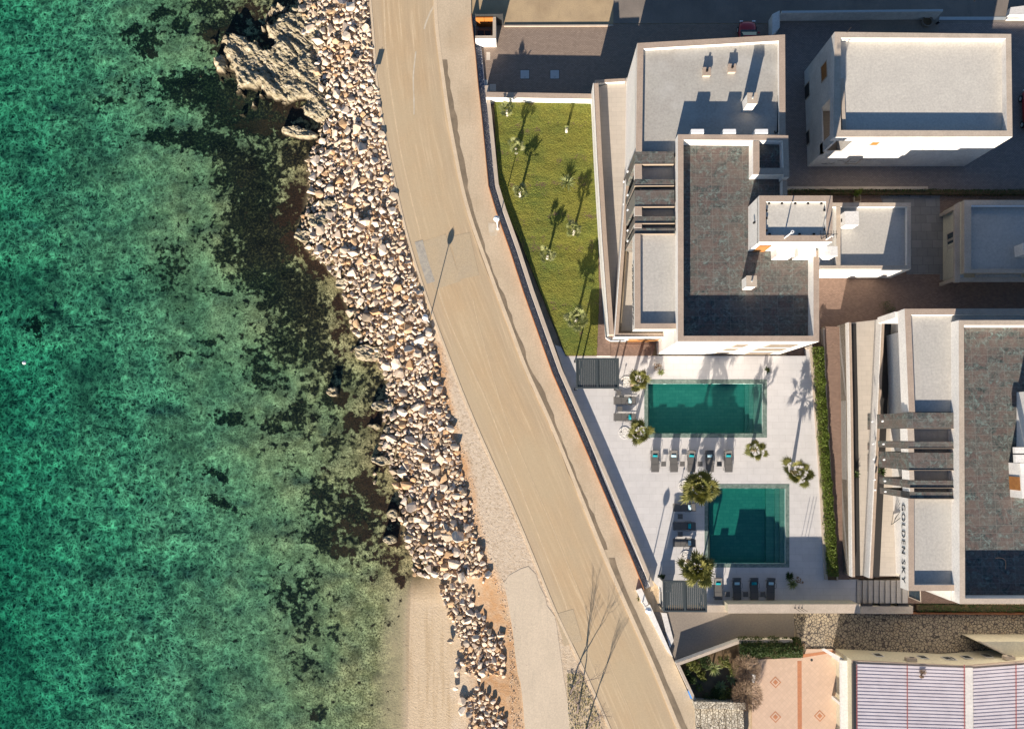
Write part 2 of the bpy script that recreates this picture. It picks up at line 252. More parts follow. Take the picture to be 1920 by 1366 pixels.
    caustic_net = n.math('MAXIMUM', n.ramp(e1, [(0.0, 1.0), (0.05, 0.75), (0.12, 0.0)]), n.math('MAXIMUM', n.math('MULTIPLY', n.ramp(e2, [(0.0, 1.0), (0.17, 0.0)]), 0.9), n.math('MULTIPLY', n.ramp(e3, [(0.0, 1.0), (0.22, 0.0)]), 0.6)))
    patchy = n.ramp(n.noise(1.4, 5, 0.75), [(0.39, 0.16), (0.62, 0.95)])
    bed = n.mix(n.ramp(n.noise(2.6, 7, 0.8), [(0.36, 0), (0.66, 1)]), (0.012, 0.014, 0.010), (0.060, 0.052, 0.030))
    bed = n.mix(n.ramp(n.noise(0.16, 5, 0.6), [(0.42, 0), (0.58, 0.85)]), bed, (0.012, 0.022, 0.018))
    bed = n.mix(n.math('MULTIPLY', n.math('MULTIPLY', caustic_net, patchy), 1.0), bed, (0.92, 0.76, 0.42))
    bed = n.mix(n.ramp(n.noise(0.14, 5, 0.65, vec=n.mapv((1, 0.8, 1))), [(0.50, 0.0), (0.66, 0.6)]), bed, (0.010, 0.020, 0.017))
    crk = n.noise(1.0, 5, 0.6, vec=n.mapv((0.35, 1.6, 1), rot=(0, 0, 0.15))); bed = n.mix(n.ramp(crk, [(0.62, 0), (0.68, 0.9)]), bed, (0.015, 0.02, 0.015))
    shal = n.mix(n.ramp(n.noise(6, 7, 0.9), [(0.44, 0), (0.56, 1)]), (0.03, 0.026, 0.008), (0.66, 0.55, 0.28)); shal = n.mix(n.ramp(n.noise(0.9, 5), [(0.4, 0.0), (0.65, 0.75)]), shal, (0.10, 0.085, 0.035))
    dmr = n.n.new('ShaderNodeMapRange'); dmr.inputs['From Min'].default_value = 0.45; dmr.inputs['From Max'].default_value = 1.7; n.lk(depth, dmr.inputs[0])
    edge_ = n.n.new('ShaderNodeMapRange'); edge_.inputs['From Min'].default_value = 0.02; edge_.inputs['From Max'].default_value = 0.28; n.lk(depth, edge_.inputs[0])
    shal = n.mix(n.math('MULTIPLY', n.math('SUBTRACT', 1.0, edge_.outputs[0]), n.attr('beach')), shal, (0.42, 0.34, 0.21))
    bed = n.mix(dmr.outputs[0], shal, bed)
    bed = n.mix(weed, bed, n.mix(n.ramp(n.noise(4.5, 7, 0.8), [(0.50, 0), (0.72, 1)]), (0.005, 0.005, 0.003), (0.13, 0.105, 0.04)))
    bed = n.mix(brown, bed, n.mix(n.ramp(n.noise(7, 6, 0.8), [(0.4, 0), (0.7, 1)]), (0.006, 0.004, 0.002), (0.075, 0.035, 0.016)))
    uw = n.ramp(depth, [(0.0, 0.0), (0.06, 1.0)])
    n.bump(n.math('ADD', pn, n.math('MULTIPLY', caustic_net, 0.3)), 0.03); n.done(n.mix(uw, land, bed), 0.95, 0.2)
    # water: clear, tinted by its depth
    def waterm(name, colr, dens, bscale, bdist):
        n = NT(name); n.n.remove(n.b); out = [k for k in n.n if k.type == 'OUTPUT_MATERIAL'][0]
        tr = n.n.new('ShaderNodeBsdfTransparent'); gl = n.n.new('ShaderNodeBsdfGlossy'); gl.inputs['Roughness'].default_value = 0.08; fr = n.n.new('ShaderNodeLayerWeight')
        bp = n.n.new('ShaderNodeBump'); bp.inputs['Distance'].default_value = bdist; n.lk(n.noise(bscale, 4, 0.55, dist=0.4), bp.inputs['Height']); n.lk(bp.outputs[0], gl.inputs['Normal']); n.lk(bp.outputs[0], fr.inputs['Normal'])
        mx = n.n.new('ShaderNodeMixShader'); n.lk(n.math('ADD', n.math('MULTIPLY', n.math('POWER', fr.outputs['Facing'], 5.0), 0.9), 0.02), mx.inputs[0]); n.lk(tr.outputs[0], mx.inputs[1]); n.lk(gl.outputs[0], mx.inputs[2]); n.lk(mx.outputs[0], out.inputs['Surface'])
        va = n.n.new('ShaderNodeVolumeAbsorption'); va.inputs[0].default_value = (*colr, 1); va.inputs[1].default_value = dens; n.lk(va.outputs[0], out.inputs['Volume']); MATS[name] = n.m
    waterm('sea_water', (0.0, 0.79, 0.765), 0.28, 2.2, 0.03); waterm('pool_water', (0.0, 0.86, 0.84), 0.8, 3.0, 0.012)
build_mats()
M = MATS
# ------------------------------------------------------------------ objects
def link(name, me, mats, parent=None):
    o = bpy.data.objects.new(name, me); C.objects.link(o)
    for m in (mats if isinstance(mats, (list, tuple)) else [mats]): me.materials.append(M[m] if isinstance(m, str) else m)
    if parent: o.parent = parent
    return o
def tag(o, label=None, cat=None, group=None, kind=None):
    if label: o['label'] = label
    if cat: o['category'] = cat
    if group: o['group'] = group
    if kind: o['kind'] = kind
    return o
def thing(name, label, cat, loc=(0, 0, 0), rz=0.0, group=None):
    o = bpy.data.objects.new(name, None); C.objects.link(o); o.location = loc; o.rotation_euler = (0, 0, rz); o.empty_display_size = 0.3
    return tag(o, label, cat, group)
class MB:
    """collects faces; world coordinates, made local to the parent on build"""
    def __init__(s): s.v = []; s.f = []; s.m = []; s.r = []
    def add(s, vs, fs, mi=0, r=None):
        b = len(s.v); s.v += [tuple(v) for v in vs]; s.f += [tuple(b+i for i in f) for f in fs]; s.m += (mi if isinstance(mi, list) else [mi]*len(fs))
        s.r += [random.random() if r is None else r]*len(fs); return s
    def prism(s, poly, z0, z1, side=0, top=None, bottom=True):
        top = side if top is None else top
        A = sum(poly[i][0]*poly[(i+1) % len(poly)][1]-poly[(i+1) % len(poly)][0]*poly[i][1] for i in range(len(poly)))
        p = list(poly) if A > 0 else list(poly)[::-1]; n = len(p)
        z0s = z0 if isinstance(z0, (list, tuple)) else [z0]*n; z1s = z1 if isinstance(z1, (list, tuple)) else [z1]*n
        vs = [(x, y, z) for (x, y), z in zip(p, z0s)]+[(x, y, z) for (x, y), z in zip(p, z1s)]
        fs = [(i, (i+1) % n, n+(i+1) % n, n+i) for i in range(n)]; ms = [side]*n
        tri = geometry.tessellate_polygon([[Vector((x, y, 0)) for x, y in p]])
        for t in tri:
            a, b, c = t
            cr = (p[b][0]-p[a][0])*(p[c][1]-p[a][1])-(p[c][0]-p[a][0])*(p[b][1]-p[a][1])
            if cr < 0: b, c = c, b
            fs.append((n+a, n+b, n+c)); ms.append(top)
            if bottom: fs.append((a, c, b)); ms.append(side)
        return s.add(vs, fs, ms)
    def box(s, x0, y0, z0, x1, y1, z1, side=0, top=None): return s.prism([(x0, y0), (x1, y0), (x1, y1), (x0, y1)], z0, z1, side, top)
    def obox(s, c, ax, ay, az, hx, hy, hz, mi=0):
        c, ax, ay, az = Vector(c), Vector(ax).normalized(), Vector(ay).normalized(), Vector(az).normalized()
        vs = [c+ax*hx*i+ay*hy*j+az*hz*k for k in (-1, 1) for j in (-1, 1) for i in (-1, 1)]
        return s.add(vs, [(0, 2, 3, 1), (4, 5, 7, 6), (0, 1, 5, 4), (2, 6, 7, 3), (0, 4, 6, 2), (1, 3, 7, 5)], mi)
    def bar(s, a, b, w, h=None, mi=0, up=(0, 0, 1)):
        a, b = Vector(a), Vector(b); d = b-a; L = d.length; d.normalize(); h = h or w
        u = Vector(up); x = d.cross(u)
        if x.length < 1e-3: x = d.cross(Vector((1, 0, 0)))
        x.normalize(); y = x.cross(d); return s.obox((a+b)/2, d, x, y, L/2, w/2, h/2, mi)
    def tube(s, pts, rad, n=8, mi=0, cap=True):
        pts = [Vector(p) for p in pts]; rad = rad if isinstance(rad, (list, tuple)) else [rad]*len(pts); vs = []; fs = []
        for i, p in enumerate(pts):
            d = (pts[min(i+1, len(pts)-1)]-pts[max(i-1, 0)]).normalized(); x = d.cross(Vector((0, 1, 0) if abs(d.z) > 0.9 else (0, 0, 1))).normalized(); y = d.cross(x)
            for k in range(n):
                a = 2*math.pi*k/n; vs.append(p+(x*math.cos(a)+y*math.sin(a))*rad[i])
        for i in range(len(pts)-1):
            for k in range(n): fs.append((i*n+k, i*n+(k+1) % n, (i+1)*n+(k+1) % n, (i+1)*n+k))
        if cap: fs.append(tuple(range(n))[::-1]); fs.append(tuple((len(pts)-1)*n+k for k in range(n)))
        return s.add(vs, fs, mi)
    def lathe(s, c, prof, n=20, mi=0):
        vs = []; fs = []
        for r, z in prof:
            for k in range(n): a = 2*math.pi*k/n; vs.append((c[0]+r*math.cos(a), c[1]+r*math.sin(a), c[2]+z))
        for i in range(len(prof)-1):
            for k in range(n): fs.append((i*n+k, i*n+(k+1) % n, (i+1)*n+(k+1) % n, (i+1)*n+k))
        return s.add(vs, fs, mi)
    def build(s, name, mats, parent=None, smooth=False, local=False):
        off = parent.location if (parent is not None and not local) else Vector((0, 0, 0))
        if parent is not None and parent.parent is not None and not local: off = off+parent.parent.location
        me = bpy.data.meshes.new(name); me.from_pydata([(v[0]-off[0], v[1]-off[1], v[2]-off[2]) for v in s.v], [], s.f)
        o = link(name, me, mats, parent)
        if any(s.m): me.polygons.foreach_set('material_index', s.m)
        a = me.attributes.new('rnd', 'FLOAT', 'FACE'); a.data.foreach_set('value', s.r)
        if smooth: me.polygons.foreach_set('use_smooth', [True]*len(me.polygons))
        me.update(); return o
def offs(pts, d, closed=False):
    """offset a polyline to its right by d metres"""
    n = len(pts); out = []
    for i in range(n):
        p = Vector(pts[i]); a = Vector(pts[(i-1) % n] if (closed or i) else pts[i]); b = Vector(pts[(i+1) % n] if (closed or i < n-1) else pts[i])
        d1 = (p-a).normalized() if (p-a).length > 1e-9 else None; d2 = (b-p).normalized() if (b-p).length > 1e-9 else None
        if d1 is None: d1 = d2
        if d2 is None: d2 = d1
        n1 = Vector((d1.y, -d1.x)); n2 = Vector((d2.y, -d2.x)); m = (n1+n2).normalized(); k = 1/max(0.35, m.dot(n1)); q = p+m*d*k
        out.append((q.x, q.y))
    return out
def band(pts, a, b, closed=False):
    """closed polygon between two right-hand offsets of a polyline"""
    return offs(pts, a)+offs(pts, b)[::-1]
def segs_between(A, B, z0, z1, mb, side=0, top=None):
    """wall whose two long edges are the polylines A and B (same count); one body"""
    return mb.prism(list(A)+list(B)[::-1], z0, z1, side, top)
def sheet(name, poly, z, mat, kind='structure', t=0.0, label=None, cat=None, parent=None, sidemat=None):
    mb = MB(); mb.prism(poly, z-max(t, 0.003), z, 1 if sidemat else 0, 0, bottom=t > 0)
    o = mb.build(name, [mat, sidemat] if sidemat else mat, parent); 
    return tag(o, label, cat, None, kind)
def copy_tree(o, parent=None):
    c = o.copy(); C.objects.link(c); c.parent = parent
    for ch in list(o.children): copy_tree(ch, c)
    return c
def poly_holes(name, outer, holes, z, z0, mats):
    """slab with holes: top face, outer sides and hole sides"""
    loops = [outer]+holes; flat = [p for l in loops for p in l]
    tri = geometry.tessellate_polygon([[Vector((x, y, 0)) for x, y in l] for l in loops]); mb = MB(); vs = [(x, y, z) for x, y in flat]; fs = []
    for a, b, c in tri:
        cr = (flat[b][0]-flat[a][0])*(flat[c][1]-flat[a][1])-(flat[c][0]-flat[a][0])*(flat[b][1]-flat[a][1])
        fs.append((a, b, c) if cr > 0 else (a, c, b))
    mb.add(vs, fs, 0)
    for l in loops:
        n = len(l); mb.add([(x, y, z0) for x, y in l]+[(x, y, z) for x, y in l], [(i, (i+1) % n, n+(i+1) % n, n+i) for i in range(n)], 1)
    return mb.build(name, mats)
# value noise for heights
def vnoise(x, y, seed, sc):
    r = np.random.default_rng(seed); g = r.random((256, 256)); X = x*sc+1000.5; Y = y*sc+1000.5; xi = np.floor(X).astype(int); yi = np.floor(Y).astype(int); fx = X-xi; fy = Y-yi
    fx = fx*fx*(3-2*fx); fy = fy*fy*(3-2*fy); a = g[xi % 256, yi % 256]; b = g[(xi+1) % 256, yi % 256]; c = g[xi % 256, (yi+1) % 256]; d = g[(xi+1) % 256, (yi+1) % 256]
    return (a*(1-fx)+b*fx)*(1-fy)+(c*(1-fx)+d*fx)*fy
def fbm(x, y, seed, sc, o=4): return sum(vnoise(x, y, seed+i, sc*2**i)*0.5**i for i in range(o))/sum(0.5**i for i in range(o))
# ------------------------------------------------------------------ shore: one ground sheet, sea, rubble bank
WZ = -1.6
SH_PX = [(560,-400),(562,50),(592,120),(592,200),(600,215),(600,260),(575,300),(580,350),(575,390),(560,430),(575,470),(615,500),(640,540),(655,580),(660,620),(690,660),(722,700),(725,740),(718,775),(722,800),(712,840),(735,880),(750,930),(752,980),(760,1020),(778,1060),(770,1090),(764,1150),(762,1250),(760,1366),(756,1800)]
RR_PX = [(688,-400),(690,0),(694,60),(701,130),(713,200),(725,270),(736,330),(752,420),(772,500),(797,580),(812,640),(822,700),(838,760),(858,850),(874,920),(892,1000),(908,1060),(932,1110),(948,1170),(956,1240),(952,1300),(962,1366),(975,1800)]
SHW = sorted([W(u, v, WZ) for u, v in SH_PX], key=lambda p: p[1]); RRW = sorted([W(u, v, 0) for u, v in RR_PX], key=lambda p: p[1])
def xs(y): return np.interp(y, [p[1] for p in SHW], [p[0] for p in SHW])
def xr(y): return np.interp(y, [p[1] for p in RRW], [p[0] for p in RRW])
YB = W(800, 1085)[1]                       # south of this the bank gives way to a sandy beach
def th(x, y):
    x = np.asarray(x, float); y = np.asarray(y, float); a = xs(y); b = xr(y); t = np.clip((x-a)/(b-a), 0, 1)
    beach = np.clip((YB-y)/2.5, 0, 1)
    z = WZ-0.02+(1.42)*t**0.8*(1-beach)+beach*1.42*t**1.15
    d = np.maximum(a-x, 0); dd = 0.09*np.minimum(d, 4)+0.068*np.maximum(d-4, 0); dd = np.minimum(dd, 6)
    z = z-dd
    r = np.clip((x-b)/0.8, 0, 1); z = z*(1-r)+(-0.06)*r
    w = np.where(x < a, 1.0, 0.35)*np.where(x > b, 0, 1)
    return z+(fbm(x, y, 3, 0.45, 4)-0.5)*np.where(d > 0.0, 0.55*np.clip(d/5, 0.1, 1), np.where(beach > 0.5, 0.05, 0.18))*w*np.where(beach*(x > a-1) > 0.5, 0.3, 1)
def ell(x, y, lst, wz, g=1.0):
    out = np.zeros_like(x)
    for cx, cy, rx, ry, an, s in lst:
        rx, ry = rx*g, ry*g
        px, py = W(cx, cy, wz); a = -math.radians(an); dx = x-px; dy = y-py; u = dx*math.cos(a)+dy*math.sin(a); v = -dx*math.sin(a)+dy*math.cos(a)
        out = np.maximum(out, s*np.exp(-((u/(rx/20))**2+(v/(ry/20))**2)))
    return out
WEED = [(470,330,60,60,0,1.0),(520,440,60,70,0,1.05),(560,560,55,60,0,.95),(590,650,45,55,0,.8),(490,225,90,40,10,1.0),(400,175,85,32,8,1.0),(560,300,55,30,0,.8),(430,40,45,35,0,.8),(630,720,30,50,0,.6),(650,960,60,50,30,.75),(620,1000,60,40,30,.7),(265,85,22,22,0,1),(240,55,20,25,0,.7),(300,20,26,14,0,.9),(335,45,22,18,0,.9),(275,70,20,25,0,.9),(385,10,35,14,10,1.1),(400,55,40,18,0,1),(360,150,70,25,5,1.1),(340,170,60,25,10,1),(470,210,80,40,10,1.2),(420,180,70,30,0,1.1),(300,250,40,14,5,1),(370,260,70,18,8,1.2),(430,290,60,20,15,1.0),(500,250,60,30,0,.7),(450,330,40,45,0,1),(470,400,45,60,0,1.2),(490,470,50,50,0,1.2),(540,440,50,50,0,1.1),(520,530,55,50,0,1.1),(480,510,45,40,0,1),(575,560,30,40,0,1),(590,600,30,60,0,.8),(540,640,55,50,0,.75),(505,690,50,40,0,.65),(440,780,20,9,0,1),(420,470,30,25,0,.8),(310,500,30,50,0,.5),(200,150,25,12,0,.45),(200,180,30,12,0,.5),(620,740,18,18,0,1.1),(545,780,28,14,0,.9),(430,785,26,12,0,1),(515,800,20,14,0,.8),(600,930,30,45,0,.7),(600,1015,45,18,30,.9),(560,1120,60,45,0,.55),(590,1180,45,40,0,.5),(45,605,20,18,0,.9),(620,830,30,20,0,.7),(660,790,18,14,0,.9),(570,1250,30,20,0,.5),(400,890,20,7,30,.9),(420,950,40,8,25,.8),(600,1340,14,12,0,.8),(330,660,60,8,5,.5),(400,545,40,6,10,.7),(385,640,30,8,-5,.7)]
BROWN = [(275,90,16,16,0,1),(430,75,28,40,0,1),(500,70,40,20,-20,.9),(470,25,40,22,30,1),(400,60,40,14,0,.8),(430,110,20,25,0,1),(540,200,60,14,25,1),(500,235,60,16,8,1),(440,200,30,18,0,.8),(600,250,50,12,0,1),(560,370,30,40,0,1.1),(540,400,25,25,0,1),(590,470,45,22,0,1),(560,450,30,20,0,1),(600,500,40,20,20,.9),(645,565,26,16,0,1),(632,625,18,30,0,.8),(640,660,20,16,0,.9),(690,670,30,18,0,.6),(640,745,18,16,0,1),(655,790,16,20,0,1),(700,790,25,18,0,1),(680,910,30,22,20,1.1),(705,940,25,25,0,1),(650,925,18,20,0,.7),(640,985,18,20,0,.8),(680,1000,28,14,30,1),(640,1035,30,16,40,1),(720,1040,22,18,0,.6),(740,1060,12,20,0,.9),(750,1090,12,12,0,.9),(725,860,30,16,0,1),(605,880,20,14,0,.6),(585,1345,8,8,0,1),(700,1080,12,14,0,.6),(735,1010,26,18,0,.9),(735,965,26,20,0,1)]
def ground():
    gx = np.concatenate([[-700, -300, -120, -75, -60], np.arange(-52, -1.2, 0.21), [2, 8, 20, 45, 70, 120, 300, 700]])
    gy = np.concatenate([[-700, -300, -100, -55], np.arange(-31, 46, 0.21), [55, 80, 130, 300, 700]])
    PB = [(W(1212, 716, .5), W(1433, 815, .5)), (W(1325, 912, .5), W(1476, 1059, .5))]
    gx = np.sort(np.concatenate([gx, [q[0] for b in PB for q in b]])); gy = np.sort(np.concatenate([gy, [q[1] for b in PB for q in b]]))
    X, Y = np.meshgrid(gx, gy, indexing='ij'); Z = th(X, Y); nx, ny = X.shape
    # crater under the two pools and slabs is not needed: land stays just below the paving sheets
    vs = np.stack([X, Y, Z], -1).reshape(-1, 3); I = np.arange(nx*ny).reshape(nx, ny)
    fs = np.stack([I[:-1, :-1], I[1:, :-1], I[1:, 1:], I[:-1, 1:]], -1).reshape(-1, 4)
    cx = (X[:-1, :-1]+X[1:, 1:]).ravel()/2; cy = (Y[:-1, :-1]+Y[1:, 1:]).ravel()/2; kp = np.ones(len(fs), bool)
    for (ax, ay), (bx, by) in PB: kp &= ~((cx > ax) & (cx < bx) & (cy < ay) & (cy > by))      # open pits under the two pools
    fs = fs[kp]
    me = bpy.data.meshes.new('ground'); me.vertices.add(len(vs)); me.vertices.foreach_set('co', vs.ravel()); me.loops.add(fs.size); me.loops.foreach_set('vertex_index', fs.ravel())
    me.polygons.add(len(fs)); me.polygons.foreach_set('loop_start', np.arange(0, fs.size, 4)); me.polygons.foreach_set('loop_total', np.full(len(fs), 4)); me.update()
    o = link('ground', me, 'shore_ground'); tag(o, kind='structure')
    x = X; y = Y; nz = fbm(x, y, 20, 0.7, 5)-0.5; nz2 = fbm(x, y, 40, 1.6, 4)-0.5
    def ss(a, lo, hi): t = np.clip((a-lo)/(hi-lo), 0, 1); return t*t*(3-2*t)
    dsh = xs(y)-x; weed = ell(x, y, WEED, -2.0, 1.25)*0.95+nz*0.5
    near = np.where(dsh < 5, 1.0, np.clip(1-(dsh-5)/9, 0, 1))*np.clip((y-YB)/5, 0, 1)*(0.36+0.9*(fbm(x, y, 60, 0.22, 3)-.5)); weed = np.maximum(weed, near+nz*0.5)*(dsh > -.4)
    brown = (ell(x, y, BROWN, -1.7, 1.2)*.9+nz*.6)*(dsh > -.5)
    beach = np.clip((YB-y)/2.5, 0, 1); t = (x-xr(y))
    bank = (x > xs(y))*(x <= xr(y)); 
    dirt = np.clip(bank*(1-beach)*0.3+ss(1-np.abs(t+0.2)/1.6+nz*0.8, 0.2, 0.8)*(y < W(800, 640)[1])+bank*beach*ss((x-xs(y))/(xr(y)-xs(y)), 0.55, 0.8), 0, 1)
    peb = np.clip(ss(t+nz*1.2, 0.0, 0.5)*(y < W(800, 600)[1])*(x < 5)+bank*beach*ss((x-xs(y))/(xr(y)-xs(y))+nz*0.7, 0.35, 0.6)*0.6, 0, 1)
    for nm, a in (('weed', weed), ('brown', brown), ('dirt', dirt), ('pebble', peb), ('beach', beach), ('depth', np.clip(WZ-Z, 0, 9)/1.0)):
        at = me.attributes.new(nm, 'FLOAT', 'POINT'); at.data.foreach_set('value', a.ravel().astype(np.float32))
    me.polygons.foreach_set('use_smooth', [True]*len(me.polygons)); return o
ground()
mb = MB(); mb.box(-690, -690, -9, -2.2, 690, WZ); tag(mb.build('sea', 'sea_water'), kind='structure')
def grid_mesh(name, X, Y, Z, keep, mat, parent=None, smooth=False):
    nx, ny = X.shape; I = -np.ones(nx*ny, int); I[keep.ravel()] = np.arange(keep.sum()); I = I.reshape(nx, ny)
    q = np.stack([I[:-1, :-1], I[1:, :-1], I[1:, 1:], I[:-1, 1:]], -1).reshape(-1, 4); q = q[(q >= 0).all(1)]; vs = np.stack([X[keep], Y[keep], Z[keep]], -1)
    me = bpy.data.meshes.new(name); me.from_pydata(vs.tolist(), [], q.tolist()); o = link(name, me, mat, parent)
    if smooth: me.polygons.foreach_set('use_smooth', [True]*len(me.polygons))
    return o
def rock_field(name, px, step, amp, top, mat, seed, ang=-0.75, edge=0.25):
    us = [p[0] for p in px]; vsn = [p[1] for p in px]
    x0, _ = W(min(p[0]-p[2]*1.3 for p in px), 600, -1.2); x1, _ = W(max(p[0]+p[2]*1.3 for p in px), 600, -1.2)
    _, y1 = W(600, min(p[1]-p[3]*1.3 for p in px), -1.2); _, y0 = W(600, max(p[1]+p[3]*1.3 for p in px), -1.2)
    x0 = min(W(p[0]-p[2]*1.5, p[1], -1.2)[0] for p in px); x1 = max(W(p[0]+p[2]*1.5, p[1], -1.2)[0] for p in px)
    gx = np.arange(x0, x1, step); gy = np.arange(y0, y1, step); X, Y = np.meshgrid(gx, gy, indexing='ij'); e = ell(X, Y, px, -1.2)
    u = X*math.cos(ang)+Y*math.sin(ang); v = -X*math.sin(ang)+Y*math.cos(ang)
    rid = 1-np.abs(2*fbm(u*0.45, v*1.5, seed, 1.0, 5)-1)*2.2; blk = fbm(X, Y, seed+9, 0.9, 5); step_ = np.floor(fbm(u*0.35, v*1.1, seed+5, 1.1, 3)*7)/7
    fine = fbm(X, Y, seed+30, 4.5, 3)
    m = np.clip((e+(blk-0.5)*0.9-edge)/0.35, 0, 1); m = m*m*(3-2*m)
    Z = -2.3+m*(top+2.3)+m*amp*((rid-0.5)*0.45+(step_-0.5)*1.1+(blk-0.5)*1.9)+m*(fine-0.5)*0.22
    X = X+(vnoise(X, Y, seed+50, 3)-0.5)*0.1
    return grid_mesh(name, X, Y, Z, m > 0.02, mat)
sh = rock_field('rock_shelf', [(470,115,70,50,20,1.0),(540,140,80,60,25,1.1),(560,60,70,60,0,1.0),(620,-40,80,80,0,1),(600,190,50,40,20,.9),(570,100,80,60,0,1),(520,15,50,20,-20,.6),(640,60,50,90,0,.8)], 0.075, 0.5, -1.05, 'shelf_rock', 70)
tag(sh, 'layered brown rock shelf breaking the water beside the upper rubble bank', 'rock shelf')
LED = [([(560,247,45,10,8,1.1)], 'thin brown rock ledge just below the layered shelf'), ([(615,305,30,12,0,1.1),(628,285,18,18,0,.9)], 'low rock ledge beside the round dark tide pool'), ([(612,352,26,14,0,1.1)], 'short rock ledge between two dark pools at the bank foot'),
       ([(640,395,45,20,12,1.2),(600,412,26,18,0,1.1)], 'olive slab of bedrock among the boulders at the widest shade pool'), ([(585,445,38,13,12,1.2),(645,460,45,16,12,1.1)], 'long pale ledge reaching left into the dark weed'), ([(640,530,18,12,0,1.2)], 'small bowl shaped ledge standing in shallow weed'),
       ([(675,585,28,9,20,1.1),(705,610,30,12,25,1.0)], 'narrow ledge above the curved bay'), ([(690,662,30,16,10,1.3)], 'rounded ledge with white rim at the curved bay'), ([(622,733,11,10,0,1.1)], 'lone rock standing in the water off the curved bay'),
       ([(715,760,26,10,0,1.1),(745,775,22,12,0,1)], 'ledge under the triangular shadow'), ([(700,800,22,9,10,1.0),(735,805,30,10,0,1)], 'broken ledge below the curved bay'), ([(720,862,34,12,5,1.1)], 'dark ledge below the two shaded hollows'),
       ([(735,965,14,12,0,1.2)], 'round brown rock with dark weed on its top, at the water edge'), ([(733,1012,15,9,0,1.2)], 'split rock below the round weedy rock')]
for i, (e, lb) in enumerate(LED):
    tag(rock_field('rock_ledge', e, 0.07, 0.35, -1.15 if i not in (3,) else -0.8, 'shelf_rock', 100+i*3, -0.4, 0.35), lb, 'rock ledge', 'rock ledges along the waterline')
# rubble
def rock_proto(seed):
    r = random.Random(seed); bm = bmesh.new(); sx, sy, sz = r.uniform(0.85, 1.25), r.uniform(0.65, 0.95), r.uniform(0.5, 0.8)
    for _ in range(12):
        v = Vector((r.gauss(0, 1), r.gauss(0, 1), r.gauss(0, 1))).normalized()*r.uniform(0.85, 1.08); bm.verts.new((v.x*sx, v.y*sy, v.z*sz))
    g = bmesh.ops.convex_hull(bm, input=bm.verts); 
    bmesh.ops.delete(bm, geom=[v for v in bm.verts if not v.link_faces], context='VERTS')
    bmesh.ops.bevel(bm, geom=bm.edges[:], offset=0.035, segments=1, affect='EDGES')
    bmesh.ops.triangulate(bm, faces=bm.faces[:]); me = bpy.data.meshes.new('boulder'); bm.to_mesh(me); bm.free(); return me
PROT = [rock_proto(300+i) for i in range(14)]
PD = []
for me in PROT: PD.append((np.array([v.co[:] for v in me.vertices]), np.array([p.vertices[:] for p in me.polygons])))
y0r, y1r = W(900, 1440)[1], W(650, -70)[1]
def in_bank(x, y):
    a, b = xs(y), xr(y); beach = y < YB
    if beach:
        t = (x-a)/(b-a); f = (W(800,1085)[1]-y)/(W(800,1085)[1]-W(800,1366)[1]); lo = 0.30+0.20*min(1, f*2.2)+0.08*min(1, f); g = float(fbm(np.array(x), np.array(y), 95, 0.55, 3)); return lo < t < 0.95 and g > 0.40+0.10*min(1, f*1.5)*(1.6-t)
    return a-0.2+1.5*(float(fbm(np.array(x*0), np.array(y), 90, 0.6, 3))-.42) < x < b-0.05
cell = {}
def free(x, y, r, k):
    ci, cj = int(x//1.2), int(y//1.2)
    for i in (-1, 0, 1):
        for j in (-1, 0, 1):
            for (a, b, c) in cell.get((ci+i, cj+j), ()):
                if (a-x)**2+(b-y)**2 < (k*(c+r))**2: return False
    cell.setdefault((ci, cj), []).append((x, y, r)); return True
rr = random.Random(5)
FIX = [(735,975,.3),(700,888,.3),(668,870,.0),(650,555,.0),(758,940,.55),(862,1002,.85),(850,640,.0),(765,1010,.6),(788,1030,.4),(775,1070,.4),(775,1050,.3),(700,905,.25),(857,1254,.5),(858,1238,.35),(858,1262,.4),(855,1290,.35),(865,1313,.55),(868,1330,.5),(936,1340,.35),(815,1075,.45),(845,1200,.4),(612,480,.0),(735,650,.75),(752,600,.7),(770,655,.6),(785,665,.65),(722,610,.5),(790,640,.7),(665,60,.6),(650,55,.65),(632,80,.55),(620,55,.6),(600,95,.35),(635,205,.6),(650,210,.6),(660,190,.55),(628,250,.6),(655,265,.5),(665,345,.7),(655,320,.5),(675,430,.65),(665,455,.5),(720,400,.6),(670,405,.5),(705,540,.6),(700,520,.5),(675,490,.5),(735,190,.0)]
big = []
for u, v, r in FIX:
    if r > 0: x, y = W(u, v, -0.8); big.append((x, y, r)); free(x, y, r, 0.1)
tries = 0
while len(big) < 300 and tries < 60000:
    tries += 1; y = rr.uniform(y0r, y1r); a, b = float(xs(y)), float(xr(y)); x = rr.uniform(a, b)
    if not in_bank(x, y): continue
    t = (x-a)/(b-a); r = rr.uniform(0.40, 0.72)*(1.0 if t < 0.75 else 0.8)
    if y < YB: r *= 0.75
    if free(x, y, r, 0.66): big.append((x, y, r))
cls = {'pale': ('large pale limestone boulder with flat broken faces in the rubble bank between sea and road', 'pale boulders of the rubble bank'), 'tan': ('large orange tan boulder among the pale ones of the rubble bank', 'tan boulders of the rubble bank'), 'grey': ('large grey weathered boulder in the rubble bank beside the sea', 'grey boulders of the rubble bank')}
pmat = {}
for k in cls:
    pmat[k] = []
    for me in PROT: m2 = me.copy(); m2.materials.append(M[k+'_boulder']); pmat[k].append(m2)
